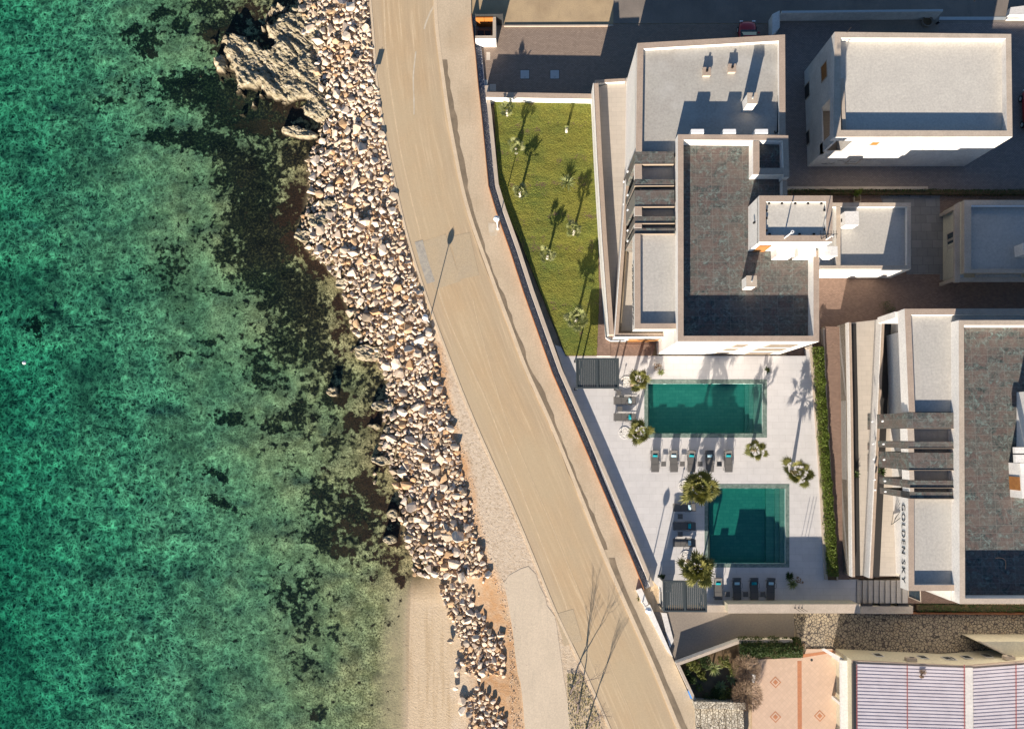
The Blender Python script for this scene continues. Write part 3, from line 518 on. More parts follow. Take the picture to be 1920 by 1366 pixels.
for x, y, r in big:
    k = rr.choices(['pale', 'tan', 'grey'], [0.72, 0.16, 0.12])[0]
    o = bpy.data.objects.new('boulder', rr.choice(pmat[k])); C.objects.link(o); z = float(th(x, y))+0.42*r+rr.uniform(0, 0.12)
    o.location = (x, y, z); o.scale = (r, r, r*rr.uniform(0.8, 1.1)); o.rotation_euler = (rr.uniform(-0.5, 0.5), rr.uniform(-0.5, 0.5), rr.uniform(0, 6.28)); tag(o, cls[k][0], 'boulder', cls[k][1])
def rubble():
    V = []; Fc = []; R = []; base = 0
    def put(x, y, r, lift):
        nonlocal base
        pv, pf = rr.choice(PD); a = rr.uniform(0, 6.28); tl = rr.uniform(-0.6, 0.6); tl2 = rr.uniform(-0.6, 0.6)
        m = np.array(Matrix.Rotation(a, 3, 'Z') @ Matrix.Rotation(tl, 3, 'X') @ Matrix.Rotation(tl2, 3, 'Y')); z = float(th(x, y))+lift
        V.append((pv*r) @ m.T+np.array([x, y, z])); Fc.append(pf+base); R.append(np.full(len(pf), rr.random())); base += len(pv)
    n = 0; tries = 0
    while n < 1700 and tries < 40000:
        tries += 1; y = rr.uniform(y0r, y1r); a, b = float(xs(y)), float(xr(y)); x = rr.uniform(a, b+0.15); r = rr.uniform(0.22, 0.42)
        if in_bank(x, y) and free(x, y, r, 0.55): put(x, y, r, 0.35*r+0.06); n += 1
    n = 0; tries = 0
    while n < 3400 and tries < 60000:
        tries += 1; y = rr.uniform(y0r, y1r); a, b = float(xs(y)), float(xr(y)); x = a+(b-a)*rr.uniform(0, 1)**0.8+rr.gauss(0, 0.15); r = rr.uniform(0.07, 0.19)
        if x > b+0.4 or (y < YB and not in_bank(x, y) and True): continue
        if free(x, y, r, 0.45): put(x, y, r, 0.06); n += 1
    for _ in range(900):      # gravel strewn at the road side
        y = rr.uniform(W(900, 1400)[1], W(800, 640)[1]); x = float(xr(y))+abs(rr.gauss(0, 0.5)); put(x, y, rr.uniform(0.025, 0.07), 0.01)
    me = bpy.data.meshes.new('rubble'); me.from_pydata(np.concatenate(V).tolist(), [], np.concatenate(Fc).tolist()); o = link('rubble', me, 'rubble_stone')
    at = me.attributes.new('rnd', 'FLOAT', 'FACE'); at.data.foreach_set('value', np.concatenate(R).astype(np.float32)); tag(o, 'smaller broken stones packed between the boulders of the rubble bank', 'rubble', None, 'stuff')
rubble()
# ------------------------------------------------------------------ road, kerb, promenade
RL = [(691,-300),(693,0),(700,60),(703,130),(707,165),(715,215),(725,270),(737,330),(748,380),(762,440),(780,500),(800,560),(822,620),(845,680),(868,740),(895,805),(920,860),(945,915),(970,972),(998,1040),(1043,1152),(1083,1231),(1126,1326),(1143,1366),(1230,1560),(1300,1720)]
KB = [(811,-300),(812.5,0),(814,38),(819,85),(824,120),(830,164),(837,218),(847,269),(862,350),(879,414),(902,475.5),(930.6,555),(956,619),(984.4,700),(1005.8,741),(1036.4,810.7),(1067,885.8),(1094.9,955.4),(1128.5,1040),(1167,1128),(1219,1243),(1269,1366),(1350,1560),(1415,1720)]
def dense(pl, n=120):
    v = np.linspace(pl[0][1], pl[-1][1], n); us = np.interp(v, [p[1] for p in pl], [p[0] for p in pl]); k = np.array([1, 2, 3, 2, 1])/9; us2 = np.convolve(np.pad(us, 2, mode='edge'), k, 'valid'); return list(zip(us2, v))
L, R_ = WL(dense(RL)), WL(dense(KB)); nA = 14; vs = []; at = []; al = []
for (a, b) in zip(L, R_):
    for k in range(nA+1): t = k/nA; vs.append((a[0]+(b[0]-a[0])*t, a[1]+(b[1]-a[1])*t, 0.0+0.05*math.sin(math.pi*t)*0.6)); at.append(t); al.append(a[1])
fs = [(i*(nA+1)+k, i*(nA+1)+k+1, (i+1)*(nA+1)+k+1, (i+1)*(nA+1)+k) for i in range(len(L)-1) for k in range(nA)]
me = bpy.data.meshes.new('road'); me.from_pydata(vs, [], [f[::-1] for f in fs]); road = link('road', me, 'road_surface'); a_ = me.attributes.new('across', 'FLOAT', 'POINT'); a_.data.foreach_set('value', at); a_ = me.attributes.new('along', 'FLOAT', 'POINT'); a_.data.foreach_set('value', al); tag(road, kind='structure')
def roadz(t): return 0.03*math.sin(math.pi*t)
def on_road_line(name, pts, w, mat, dz=0.006):
    """narrow painted or worn strip that follows the cambered road"""
    P = WL(pts, 0.02); A = offs(P, -w/2); B = offs(P, w/2); mb = MB()
    LD, KD = WL(RL), WL(KB)
    def zz(x, y):
        l = np.interp(-y, [-p[1] for p in LD], [p[0] for p in LD]); r = np.interp(-y, [-p[1] for p in KD], [p[0] for p in KD]); return roadz(min(1, max(0, (x-l)/(r-l))))+dz
    for i in range(len(P)-1):
        q = [A[i], B[i], B[i+1], A[i+1]]; mb.add([(x, y, zz(x, y)) for x, y in q], [(0, 1, 2, 3)])
    o = mb.build(name, mat, road); return o
on_road_line('edge_line', dense([(720,0),(722,80),(728,135),(738,205),(751,285),(766,350),(780,410),(791,447)], 30), 0.14, 'road_line')
on_road_line('edge_line', dense([(818,535),(845,610),(878,680),(910,745),(950,850),(985,940),(1024,1040),(1066,1143)], 40), 0.12, 'road_line')
on_road_line('edge_line', dense([(1094,1207),(1158,1366),(1210,1480)], 16), 0.12, 'road_line')
on_road_line('centre_line', dense([(884,560),(917,680),(945,780),(985,870),(1030,975),(1057,1040),(1121,1193),(1195,1366)], 40), 0.07, 'road_line', 0.007)
on_road_line('scuff_mark', dense([(822,0),(808,18),(800,40),(794,55)], 8), 0.16, 'white_scuff', 0.008)
on_road_line('scuff_mark', dense([(781,97),(776,120),(774,160),(777,185),(776,215)], 10), 0.14, 'white_scuff', 0.009)
o = on_road_line('asphalt_patch', [(811,447),(840,535)], 2.6, 'road_patch', 0.010); o = on_road_line('grey_patch', [(785,452),(795,490),(808,530)], 0.8, 'road_patch_grey', 0.013)
on_road_line('asphalt_patch', [(862,440),(880,520)], 1.9, 'road_patch', 0.011)
on_road_line('asphalt_patch', [(1058,1146),(1075,1205)], 1.7, 'road_patch', 0.011)
edgeL = MB(); PL = WL(dense(RL, 90)); edgeL.prism(offs(PL, -0.12)+offs(PL, 0.1)[::-1], -0.3, 0.03); tag(edgeL.build('road_edge', 'kerb_stone'), kind='structure')
K = WL(dense(KB, 90)); mb = MB(); mb.prism(band(K, -0.34, 0.02) if K[0][1] < K[-1][1] else offs(K, -0.34)+offs(K, 0.0)[::-1], -0.2, 0.13); tag(mb.build('kerb', 'kerb_stone'), kind='structure')
FN = [(884,30),(885.5,48.7),(892,107.6),(897,164),(903.4,220),(908.5,271.6),(916,350),(930.6,398.7),(956,470),(982,550),(1007.5,621.6),(1035.6,700),(1078,796.8),(1114,880),(1150.5,966.5),(1189.4,1060),(1207,1104)]
# promenade surface between the kerb and the boundary wall
PR = [(880,-300),(884,40)]+FN[1:]+[(1222,1140),(1262,1235),(1300,1320),(1320,1366),(1400,1560),(1460,1720)]
Kp = WL(dense(KB, 60)); Pp = WL(PR)
mb = MB(); mb.prism([(x-0.02, y) for x, y in offs(Kp, -0.33)]+Pp[::-1], 0.0, 0.115); tag(mb.build('promenade', 'concrete_old'), kind='structure')
# dark drain strip, worn uneven edge
dr = dense([(829,112),(836,164),(845,205),(852,251),(869,350),(888,427),(914,503.7),(937,555),(962,621.6),(990,700),(1014,750),(1042,815),(1072,890),(1101,958),(1134,1030)], 70); rj = random.Random(3)
Lp, Rp = [], []
for i, (u, v) in enumerate(dr): Lp.append((u-4.5+rj.uniform(-1, 1), v)); Rp.append((u+5.5+rj.uniform(-2, 2)+3+(4 if 700 < v < 790 else 0), v))
mb = MB(); mb.prism(WL(Lp, .12)+WL(Rp, .12)[::-1], 0.116, 0.121); tag(mb.build('drain_strip', 'drain_strip'), kind='structure')
mb = MB(); q = dense([(1140,1045),(1168,1112),(1212,1208),(1280,1366),(1360,1540)], 30); mb.prism(WL([(u-2+rj.uniform(-.5, .5), v) for u, v in q], .12)+WL([(u+9+rj.uniform(-.8, .8), v) for u, v in q], .12)[::-1], 0.116, 0.121); tag(mb.build('drain_strip', 'drain_strip'), kind='structure')
sheet('pale_patch', WL([(915,417),(928,418),(934,428),(932,441),(921,443),(917,436)], .12), 0.123, 'white_scuff')
# shore path
sp = [(150,110),(210,90),(270,150),(300,240),(345,330),(360,400),(420,480),(435,560),(465,780),(490,960),(530,1200),(545,1366),(560,1700),(190,1700),(185,1366),(170,1170),(150,1000),(130,940),(110,800),(90,600),(60,420),(20,220),(60,160)]
sheet('shore_path', WL([(940+x/4.19, 1040+y/4.19) for x, y in sp]), -0.04, 'dry_plaster_path', t=0.2)
# land east of the promenade
sheet('yard', WL([(820,-500),(1150,-500),(1150,44),(1148,46),(886,48),(884,40)], 0), 0.0, 'sandy_yard')
sheet('parking_lot', WL([(892,47),(1150,46),(1475,46),(1475,200),(1100,200),(905,185)], 0), 0.02, 'parking_pavers')
sheet('street', WL([(1150,-500),(2600,-500),(2600,44),(1150,44)], 0), 0.01, 'asphalt')
sheet('lane', WL([(1440,44),(2600,44),(2600,356),(1440,356)], 0), 0.024, 'grey_pavers')
sheet('lane_paving', WL([(1475,356),(2600,356),(2600,1100),(1530,1100),(1512,668),(1475,668)], 0), 0.012, 'brown_pavers')
sheet('cobbled_street', WL([(1487,1149),(2600,1140),(2600,1225),(1500,1222)], 0), 0.02, 'crazy_paving')
sheet('driveway', WL([(1225,1146),(1489,1146),(1489,1236),(1262,1240)], 0), 0.016, 'ramp_concrete')
# ------------------------------------------------------------------ boundary wall, planting bed and rusty edging along the promenade
FW = WL(FN, 0.3)
def poly_wall(pts, a, b, z0, z1, mb, side=0, top=None): return mb.prism(offs(pts, a)+offs(pts, b)[::-1], z0, z1, side, top)
# walking down the picture the land side is on the left, so offsets to the land are negative
mb = MB(); poly_wall(FW, 0.02, -0.03, 0.0, 0.74, mb); ed = tag(mb.build('edging_panel', 'rust_steel'), 'long rust brown steel edging between promenade and planting bed', 'edging')
mb = MB(); poly_wall(FW, -0.031, -0.075, 0.0, 0.80, mb); mb.build('inner_panel', 'dark_metal', ed)
mb = MB(); poly_wall(FW, -0.08, -0.64, 0.0, 0.26, mb); bd = tag(mb.build('planting_bed', 'pebble_bed'), kind='structure')
wl = MB(); mWS = ['white_render', 'limestone_cap']
wt = thing('boundary_wall', 'long low wall with beige cap between lawn, pool deck and promenade', 'wall', (0, 0, 0))
FU = FN[3:8]; FWt = WL(FN, 0.6)
i6 = 6
nrm = lambda q: q
upper = WL(FN[3:7], 0.9); lower = WL(FN[6:], 0.9)
mb = MB(); mb.prism(offs(WL(FN[3:], 0.9), -0.64)+offs(WL(FN[3:], 0.9), -0.95)[::-1], 0.0, 1.08, 0, 0); mb.build('wall_body', 'white_render', wt)
mb = MB(); mb.prism(offs(WL(FN[3:], 0.9), -0.62)+offs(WL(FN[3:], 0.9), -0.98)[::-1], 1.083, 1.12, 0, 0); mb.build('wall_cap', 'limestone_cap', wt)
# bits of white gravel glinting in the bed
g = MB(); rg = random.Random(9)
for k in range(1500):
    i = rg.randrange(len(FW)-1); t = rg.random(); a, b = Vector(FW[i]), Vector(FW[i+1]); p = a.lerp(b, t); d = (b-a).normalized(); nn = Vector((-d.y, d.x)); q = p+nn*rg.uniform(0.12, 0.58); s = rg.uniform(0.015, 0.04)
    g.add([(q.x-s, q.y-s*.6, .262), (q.x+s, q.y-s, .262), (q.x+s*.7, q.y+s, .262), (q.x, q.y, .262+s*2.2)], [(0, 1, 3), (1, 2, 3), (2, 0, 3)])
tag(g.build('gravel', 'pale_gravel'), 'loose white gravel in the long planting bed', 'gravel', None, 'stuff')
# ------------------------------------------------------------------ lawn
LZ = 0.62; wallin = offs(WL(FN, LZ), -0.95)
lawn_px = [(926,188),(1113,190),(1117,300),(1122,450),(1124,560),(1120,655),(1119,667),(1061,667),(1052,645),(1010,540),(975,452),(945,390),(935,352),(930,280)]
LP = WL(lawn_px, LZ)
sheet('lawn_base', LP, LZ-0.03, 'soil', t=0.6)
def inside_poly(px, py, poly):
    r = np.zeros(px.shape, bool); n = len(poly)
    for i in range(n):
        x1, y1 = poly[i]; x2, y2 = poly[(i+1) % n]; c = ((y1 > py) != (y2 > py)) & (px < (x2-x1)*(py-y1)/((y2-y1) or 1e-9)+x1); r ^= c
    return r
gx = np.arange(min(p[0] for p in LP), max(p[0] for p in LP), 0.055); gy = np.arange(min(p[1] for p in LP), max(p[1] for p in LP), 0.055)
X, Y = np.meshgrid(gx, gy, indexing='ij'); rn = np.random.default_rng(4).random(X.shape)
Z = LZ-0.02+0.035*rn+0.05*(fbm(X, Y, 77, 2.0, 4)-0.5)+0.015*np.sin(Y*2.2+fbm(X, Y, 80, .5, 3)*6)
tag(grid_mesh('lawn', X, Y, Z, inside_poly(X, Y, LP), 'lawn_grass'), kind='structure')
mb = MB(); mb.prism(WL([(1113,190),(1122,190),(1132,430),(1142,560),(1145,667),(1119,667),(1124,560),(1122,450),(1117,300)], LZ), 0, LZ-0.01, 1, 0); tag(mb.build('bark_strip', ['brown_pavers', 'white_render']), kind='structure')
# retaining wall between lawn and parking lot
mb = MB(); a = WL([(911,172.5),(1112,176)], 1.6); b = WL([(911,182.5),(1112,186)], 1.6); mb.prism([a[0], a[1], b[1], b[0]], 0, 1.6, 0, 1)
tag(mb.build('retaining_wall', ['white_render', 'travertine']), 'straight white wall with stone cap between lawn and shaded parking lot', 'wall')
for i, (u, v) in enumerate([(984,140),(1040,140)]):
    t = thing('floor_hatch', ['pale square floor hatch in the shaded parking lot, nearer the promenade', 'pale square floor hatch in the shaded parking lot, nearer the hotel'][i], 'hatch', (*W(u, v), .02), 0, 'floor hatches in the parking lot')
    mb = MB(); mb.box(-.42, -.42, 0, .42, .42, .02); mb.build('hatch_cover', 'hatch_steel', t, local=True); mb = MB(); mb.box(-.46, -.46, 0, .46, .46, .012); mb.build('hatch_frame', 'dark_metal', t, local=True)
    mb = MB(); mb.box(-.1, -.3, .021, .1, -.27, .03); mb.build('hatch_handle', 'black_metal', t, local=True)
mb = MB(); a_, b_ = W(945, 48.5), W(1150, 47.5); mb.prism([a_, b_, (b_[0], b_[1]-.14), (a_[0], a_[1]-.14)], 0, .13); tag(mb.build('kerb_line', 'limestone_cap'), kind='structure')
# paving patches at parking edge
for q in [(912,98,919,113),(918,158,930,171),(906,150,914,176)]: sheet('paving_patch', rect(q[0], q[1], q[2], q[3]), 0.027, 'hatch_steel' if q[0] < 910 else 'terrace_tile')
# bin enclosure
t = thing('bin_enclosure', 'small walled bin yard with orange gate at the corner of the parking lot', 'bin yard', (*W(910, 70), 0))
ex0, ey0 = W(893, 89); ex1, ey1 = W(931, 49)
mb = MB(); mb.prism([(ex0, ey0), (ex1, ey0), (ex1, ey1), (ex1-.3, ey1), (ex1-.3, ey0+.3), (ex0, ey0+.3)], 0, 1.7, 0, 1); mb.build('wall', ['white_render', 'limestone_cap'], t)
for k in range(2):
    mb = MB(); x = ex0+.03+k*(ex1-.3-ex0)/2; mb.box(x, ey1-.12, .1, x+(ex1-.36-ex0)/2, ey1-.02, 1.75); gt = mb.build('gate', 'orange_panel', t); mb = MB(); mb.box(x+.35, ey1-.16, .9, x+.45, ey1-.121, 1.1); mb.build('handle', 'black_metal', gt)
mb = MB(); mb.box(ex0, ey0+.3, .05, ex0+.06, ey1, 1.2); mb.build('side_panel', 'dark_metal', t)
for k, xx in enumerate((ex0+.25, ex0+.95)):
    b = thing('wheeled_bin', ['dark wheeled bin in the walled bin yard, beside the promenade wall', 'dark wheeled bin in the walled bin yard, beside the white east wall'][k], 'bin', (xx+.25, ey0+.75, 0.03), 0, 'wheeled bins')
    mb = MB(); mb.add([(-.22,-.25,.1),(.22,-.25,.1),(.22,.25,.1),(-.22,.25,.1),(-.28,-.32,1),(.28,-.32,1),(.28,.32,1),(-.28,.32,1)], [(0,3,2,1),(4,5,6,7),(0,1,5,4),(1,2,6,5),(2,3,7,6),(3,0,4,7)]); mb.build('body', 'dark_metal', b, local=True)
    mb = MB(); mb.prism([(-.3,-.36),(.3,-.36),(.3,.34),(-.3,.34)], 1.0, [1.03,1.03,1.1,1.1]); mb.build('lid', 'black_metal', b, local=True)
    for sx in (-.2, .2): mb = MB(); mb.tube([(sx-.03,.28,.1),(sx+.03,.28,.1)], .1, 12); mb.build('wheel', 'rubber', b, local=True)
# notice panel whose shadow falls on the yard (with slots cut through it)
t = thing('slotted_screen', 'tall dark screen with small slots standing behind the bin yard', 'screen', (*W(918, 47.5), 0))
sx0 = W(893, 48)[0]; sx1 = W(944, 48)[0]; sy = W(918, 48)[1]; mb = MB(); rs = random.Random(2); rows = [(0.0, 1.9)]
mb.box(sx0, sy, .0, sx1, sy+.05, .28)
zz = .28
for r_ in range(5):
    gaps = sorted(rs.uniform(sx0+.7, sx1-.5) for _ in range(2)); x = sx0
    for gq in gaps: 
        if gq > x+.1: mb.box(x, sy, zz, gq, sy+.05, zz+.10); x = gq+.16
    mb.box(x, sy, zz, sx1, sy+.05, zz+.10); mb.box(sx0, sy, zz+.10, sx1, sy+.05, zz+.17); zz += .17
mb.box(sx0, sy, zz, sx1, sy+.05, 2.1); mb.build('panel', 'dark_metal', t)
for x in (sx0+.05, sx1-.05): mb = MB(); mb.box(x-.04, sy+.051, 0, x+.04, sy+.12, 2.15); mb.build('post', 'dark_metal', t)
# ------------------------------------------------------------------ building helpers
def strip(name, px, z, th_, z0, parent, mats=('white_render', 'travertine'), side=1, base=None):
    """parapet: outer edge given by photo pixels at height z, thickness th_ metres to the inside"""
    P = WL(px, z); mb = MB(); mb.prism(P+offs(P, side*th_)[::-1], z0, z, 0, 1); return mb.build(name, list(mats), parent)
def block(name, px, z, z0, z1, parent, mats=('white_render', 'roof_screed')):
    mb = MB(); mb.prism(WL(px, z), z0, z1, 0, 1); return mb.build(name, list(mats), parent)
def chimney(name_label, u, v, z, zb, w, d, parent_mat='white_render', group=None):
    x, y = W(u, v, z); t = thing('chimney', name_label, 'chimney', (x, y, zb), 0, group)
    mb = MB(); mb.box(-w, -d, 0, w, d, z-zb-.06); mb.build('stack', parent_mat, t, local=True); mb = MB(); mb.box(-w-.04, -d-.04, z-zb-.058, w+.04, d+.04, z-zb); mb.build('cap', 'limestone_cap', t, local=True)
    mb = MB(); mb.tube([(0, 0, z-zb), (0, 0, z-zb+.16)], .07, 10); mb.build('flue', 'hatch_steel', t, local=True); return t
def window_s(parent, x0, x1, z0, z1, y, mat='shutter', out=-1):
    """window in a wall facing south (out=-1)"""
    mb = MB(); f = .07
    for b in ((x0-f, z0-f, x1+f, z0), (x0-f, z1, x1+f, z1+f), (x0-f, z0, x0, z1), (x1, z0, x1+f, z1)): mb.box(b[0], min(y, y+out*.05), b[1], b[2], max(y, y+out*.05), b[3])
    w = mb.build('window', 'limestone_cap', parent)
    mb = MB(); mb.box(x0, y+out*.012 if out < 0 else y, z0, x1, y if out < 0 else y+.012, z1); mb.build('pane', mat, w); return w
def window_w(parent, y0, y1, z0, z1, x, mat='window_glass'):
    mb = MB(); f = .07
    for b in ((y0-f, z0-f, y1+f, z0), (y0-f, z1, y1+f, z1+f), (y0-f, z0, y0, z1), (y1, z0, y1+f, z1)): mb.box(x-.05, b[0], b[1], x, b[2], b[3])
    w = mb.build('window', 'limestone_cap', parent); mb = MB(); mb.box(x-.012, y0, z0, x, y1, z1); mb.build('pane', mat, w); return w
# ------------------------------------------------------------------ middle hotel
ZR, ZP, ZT, ZS = 9.43, 9.8, 10.6, 9.36
hb = thing('hotel_building', 'large white flat roofed hotel with dark slate roof terrace beside the lawn', 'hotel', (*W(1350, 400), 0))
block('wall', [(1195,81),(1472,65),(1473,262),(1275,262),(1275,284),(1192,284)], ZP, 0, ZR, hb, ('white_render', 'roof_screed'))
strip('parapet', [(1192,284),(1195,81),(1472,65),(1473,254)], ZP, 0.52, ZR-.3, hb)
block('wall', [(1271,252),(1478,255),(1480,366),(1536,366),(1536,640),(1271,640)], ZT, 0, ZS, hb, ('white_render', 'slate_tile'))
tallW = WL([(1271,252),(1271,640)], ZT)
o = strip('parapet', [(1536,470),(1536,640),(1271,640),(1271,252),(1442,253),(1478,254),(1480,332)], ZT, 0.46, ZS-.3, hb, ('white_render', 'travertine'))
# raised box with the small tank roof
bx = WL([(1412,254),(1478.5,256),(1480,327),(1412,327)], ZT)
mb = MB(); out_ = WL([(1412,264.5),(1469.5,264.5),(1469.5,327),(1412,327)], ZT); inn = WL([(1424,268),(1468,268),(1468,315),(1424,315)], ZT)
mb.prism(WL([(1412,264.5),(1424,264.5),(1424,327),(1412,327)], ZT), ZS-.2, ZT-.004, 0, 1); mb.prism(WL([(1424,315),(1480,315),(1480,327),(1424,327)], ZT), ZS-.2, ZT-.008, 0, 1)
mb.build('roof_box', ['white_render', 'travertine'], hb); mb = MB(); mb.prism(WL([(1424,264),(1469,264),(1469,316),(1424,316)], ZT), ZS, ZT-.9, 0); mb.build('tank_floor', 'slate_tile', hb)
block('side_ledge', [(1471,334),(1480,334),(1480,366),(1471,366)], ZT, 5, ZT-.5, hb, ('white_render', 'travertine'))
# south west roof: cantilevered slab with parapet
swp = [(1190,438),(1270.8,438),(1270.8,617),(1190,617)]
block('roof_slab', swp, ZP, 8.45, ZR, hb, ('white_render', 'roof_screed_pale'))
strip('parapet', [(1270.8,617),(1190,617),(1190,438)], ZP, 0.48, ZR-.3, hb, side=-1 if False else 1)
# recessed rooms below
xin = W(1212, 500, 6)[0]; xt = W(1271, 500, ZT)[0]; yA = W(1200, 284, ZP)[1]; yB = W(1200, 438, ZP)[1]; yC = W(1200, 612, ZP)[1]
mb = MB(); mb.box(xin, yC+.6, 0, xt-.01, yA-.01, 6.9, 0, 1); mb.build('recessed_wall', ['white_render', 'roof_screed'], hb)
mb = MB(); mb.box(xin+.6, yC+.7, 6.9, xt-.012, yB, 8.45); mb.build('upper_wall', 'white_render', hb)
block('recess_slab', [(1203,284.5),(1270.5,284.5),(1270.5,437),(1203,437)], ZP, 8.7, 9.0, hb, ('white_render', 'roof_screed'))
for k, (v0, v1) in enumerate([(284,307.5),(336,348),(356,387),(405,418.5),(427,438)]):
    yy0, yy1 = W(1200, v1, ZP)[1], W(1200, v0, ZP)[1]; mb = MB(); mb.box(W(1190, v0, ZP)[0], yy0+.012, 2.0, xt-.015, yy1-.012, ZP-.02*k-.005, 0, 0)
    f = mb.build('slate_fin', 'slate_tile', hb); mb = MB(); mb.box(W(1190, v0, ZP)[0], yy0-.03, ZP-.3, xt-.02, yy0+.01, ZP+.01); mb.build('fin_edge', 'light_fin', f)
    x_ = W(1190, v0, ZP)[0]
    for zz in (6.2, 3.4): mb = MB(); mb.tube([(x_-.14, (yy0+yy1)/2, zz), (x_-.14, (yy0+yy1)/2, zz+.16)], .08, 10); mb.build('wall_lamp', 'lamp_glass', f)
for (v0, v1) in [(308,335),(387,404),(419,427)]:
    yy0, yy1 = W(1200, v1, ZP)[1], W(1200, v0, ZP)[1]; mb = MB(); mb.box(W(1190, v0, ZP)[0], yy0, 9.25, W(1203.5, v0, ZP)[0], yy1, ZP-.03, 0, 1); mb.build('bridge_beam', ['white_render', 'travertine'], hb)
for k in range(3):
    y0 = yA-1.6-k*1.75; window_w(hb, y0, y0+1.1, 4.4, 6.4, xin)
# dark squiggly sign on the west face of the south west roof
sg = MB(); rs = random.Random(12); xw = W(1190, 520, ZP)[0]
for k in range(22):
    y = W(1190, 492+k*5.3, ZP)[1]; z = 8.62+rs.uniform(0, .35); sg.tube([(xw-.05, y, z), (xw-.06, y-.08, z+rs.uniform(.2, .5)), (xw-.05, y-.16, z+rs.uniform(.0, .4))], .035, 5)
sg.build('sign_frame', 'black_metal', hb)
# south facade windows
yS = W(1400, 640, ZT)[1]
for (u0, u1, v0, z0, z1, g) in [(1375,1397,645,6.7,8.7,0),(1353,1375,654,3.7,5.5,0),(1336,1359,661,0.9,2.4,0),(1436,1489,645,6.5,8.8,1),(1410,1463,654,3.5,5.7,1),(1394,1439,661,0.55,2.5,1)]:
    zc = (z0+z1)/2; xa = onY(u0, v0+3, yS)[0]; xb = onY(u1, v0+3, yS)[0]; wv = window_s(hb, xa, xb, z0, z1, yS)
    if g:
        for (a, b) in ((.05, .3), (.62, .95)): mb = MB(); mb.box(xa+(xb-xa)*a, yS-.03, z1-.35, xa+(xb-xa)*b, yS-.014, z1-.02); mb.build('shutter_box', 'dark_metal', wv)
# east strip of ground beside the facade
# ---- hut on the roof
ZH = 12.5; hh = [(1423.6,366.6),(1561,366.6),(1561,453.5),(1423.6,453.5)]
block('stair_hut', hh, ZH, ZS-.01, ZH-.26, hb, ('white_render', 'roof_membrane')); hut = [c for c in hb.children if c.name.startswith('stair_hut')][0]
mb = MB(); P = WL(hh, ZH); I = WL([(1436,378),(1549,378),(1549,441),(1436,441)], ZH)
for i in range(4): j = (i+1) % 4; mb.prism([P[i], P[j], I[j], I[i]], ZH-.6, ZH, 0, 1)
mb.build('hut_parapet', ['white_render', 'travertine'], hut)
an = MB()
for (u, v) in [(1442,381),(1466,381),(1491,381),(1515,381),(1540,381),(1437,395),(1437,409),(1437,432),(1546,394),(1547,430),(1443,439),(1499,439),(1526,439)]:
    x, y = W(u, v, ZH-.2); an.box(x-.08, y-.08, ZH-.27, x+.08, y+.08, ZH-.12)
an.build('roof_anchor', 'black_metal', hut)
for u, v, hgt in ((1471,446,1.9),(1549,449,1.4)):
    x, y = W(u, v, ZH); mb = MB(); mb.tube([(x, y, ZH), (x, y, ZH+hgt)], .05, 8); mb.tube([(x, y, ZH+hgt-.06), (x, y, ZH+hgt)], .13, 10); mb.build('vent_pipe', 'white_metal', hut)
x, y = W(1540, 448, ZH); mb = MB(); mb.tube([(x, y, ZH), (x, y, ZH+1.6)], .03, 6); mb.bar((x-.7, y, ZH+1.5), (x+.7, y, ZH+1.5), .04)
for k in range(7): mb.bar((x-.6+k*.2, y-.3, ZH+1.5), (x-.6+k*.2, y+.3, ZH+1.5), .025)
mb.build('aerial', 'black_metal', hut)
yh = P[2][1]; xh0 = P[0][0]; xh1 = P[1][0]
mb = MB(); mb.box(xh0+.25, yh-.06, ZS, xh0+1.2, yh, ZS+2.1); d = mb.build('door', 'wood', hut); mb = MB(); mb.box(xh0+.35, yh-.12, ZS+1, xh0+.4, yh-.061, ZS+1.15); mb.build('handle', 'black_metal', d)
for k in range(3):
    x = xh0+1.75+k*1.72; mb = MB(); mb.prism([(x, yh-.75), (x+1.35, yh-.75), (x+1.35, yh), (x, yh)], ZS+.05, ZS+1.6); mb.prism([(x-.06, yh-.82), (x+1.41, yh-.82), (x+1.41, yh-.001), (x-.06, yh-.001)], ZS+1.602, ZS+1.7)
    mb.build('service_box', 'white_render', hut)
mb = MB(); mb.tube([(P[0][0]-.12, (P[0][1]+P[3][1])/2, 11.2), (P[0][0]-.12, (P[0][1]+P[3][1])/2, 11.5)], .09, 8); mb.build('wall_lamp', 'black_metal', hut)
# ---- things on the roofs
chimney('tall white chimney near the north parapet of the middle hotel, in the roof shadow', 1411, 184, ZR+1.75, ZR, .38, .42)
chimney('white chimney on the dark slate roof terrace of the middle hotel', 1409.5, 527, ZS+1.55, ZS, .38, .42)
for i, (u, v) in enumerate([(1325,134.5),(1372.5,128)]):
    x, y = W(u, v, ZR+.35); t = thing('roof_vent', ['low square roof vent on the pale hotel roof, the one nearer the lawn', 'low square roof vent on the pale hotel roof, the one nearer the tall chimney'][i], 'vent', (x, y, ZR), 0, 'low square roof vents')
    mb = MB(); mb.box(-.3, -.32, 0, .3, .32, .35); mb.build('vent_base', 'limestone_cap', t, local=True); mb = MB(); mb.box(-.34, -.36, .352, .34, .36, .42); mb.build('vent_cap', 'travertine', t, local=True); mb = MB(); mb.tube([(0, .02, .42), (0, .02, .62)], .1, 10); mb.build('pipe', 'black_metal', t, local=True)
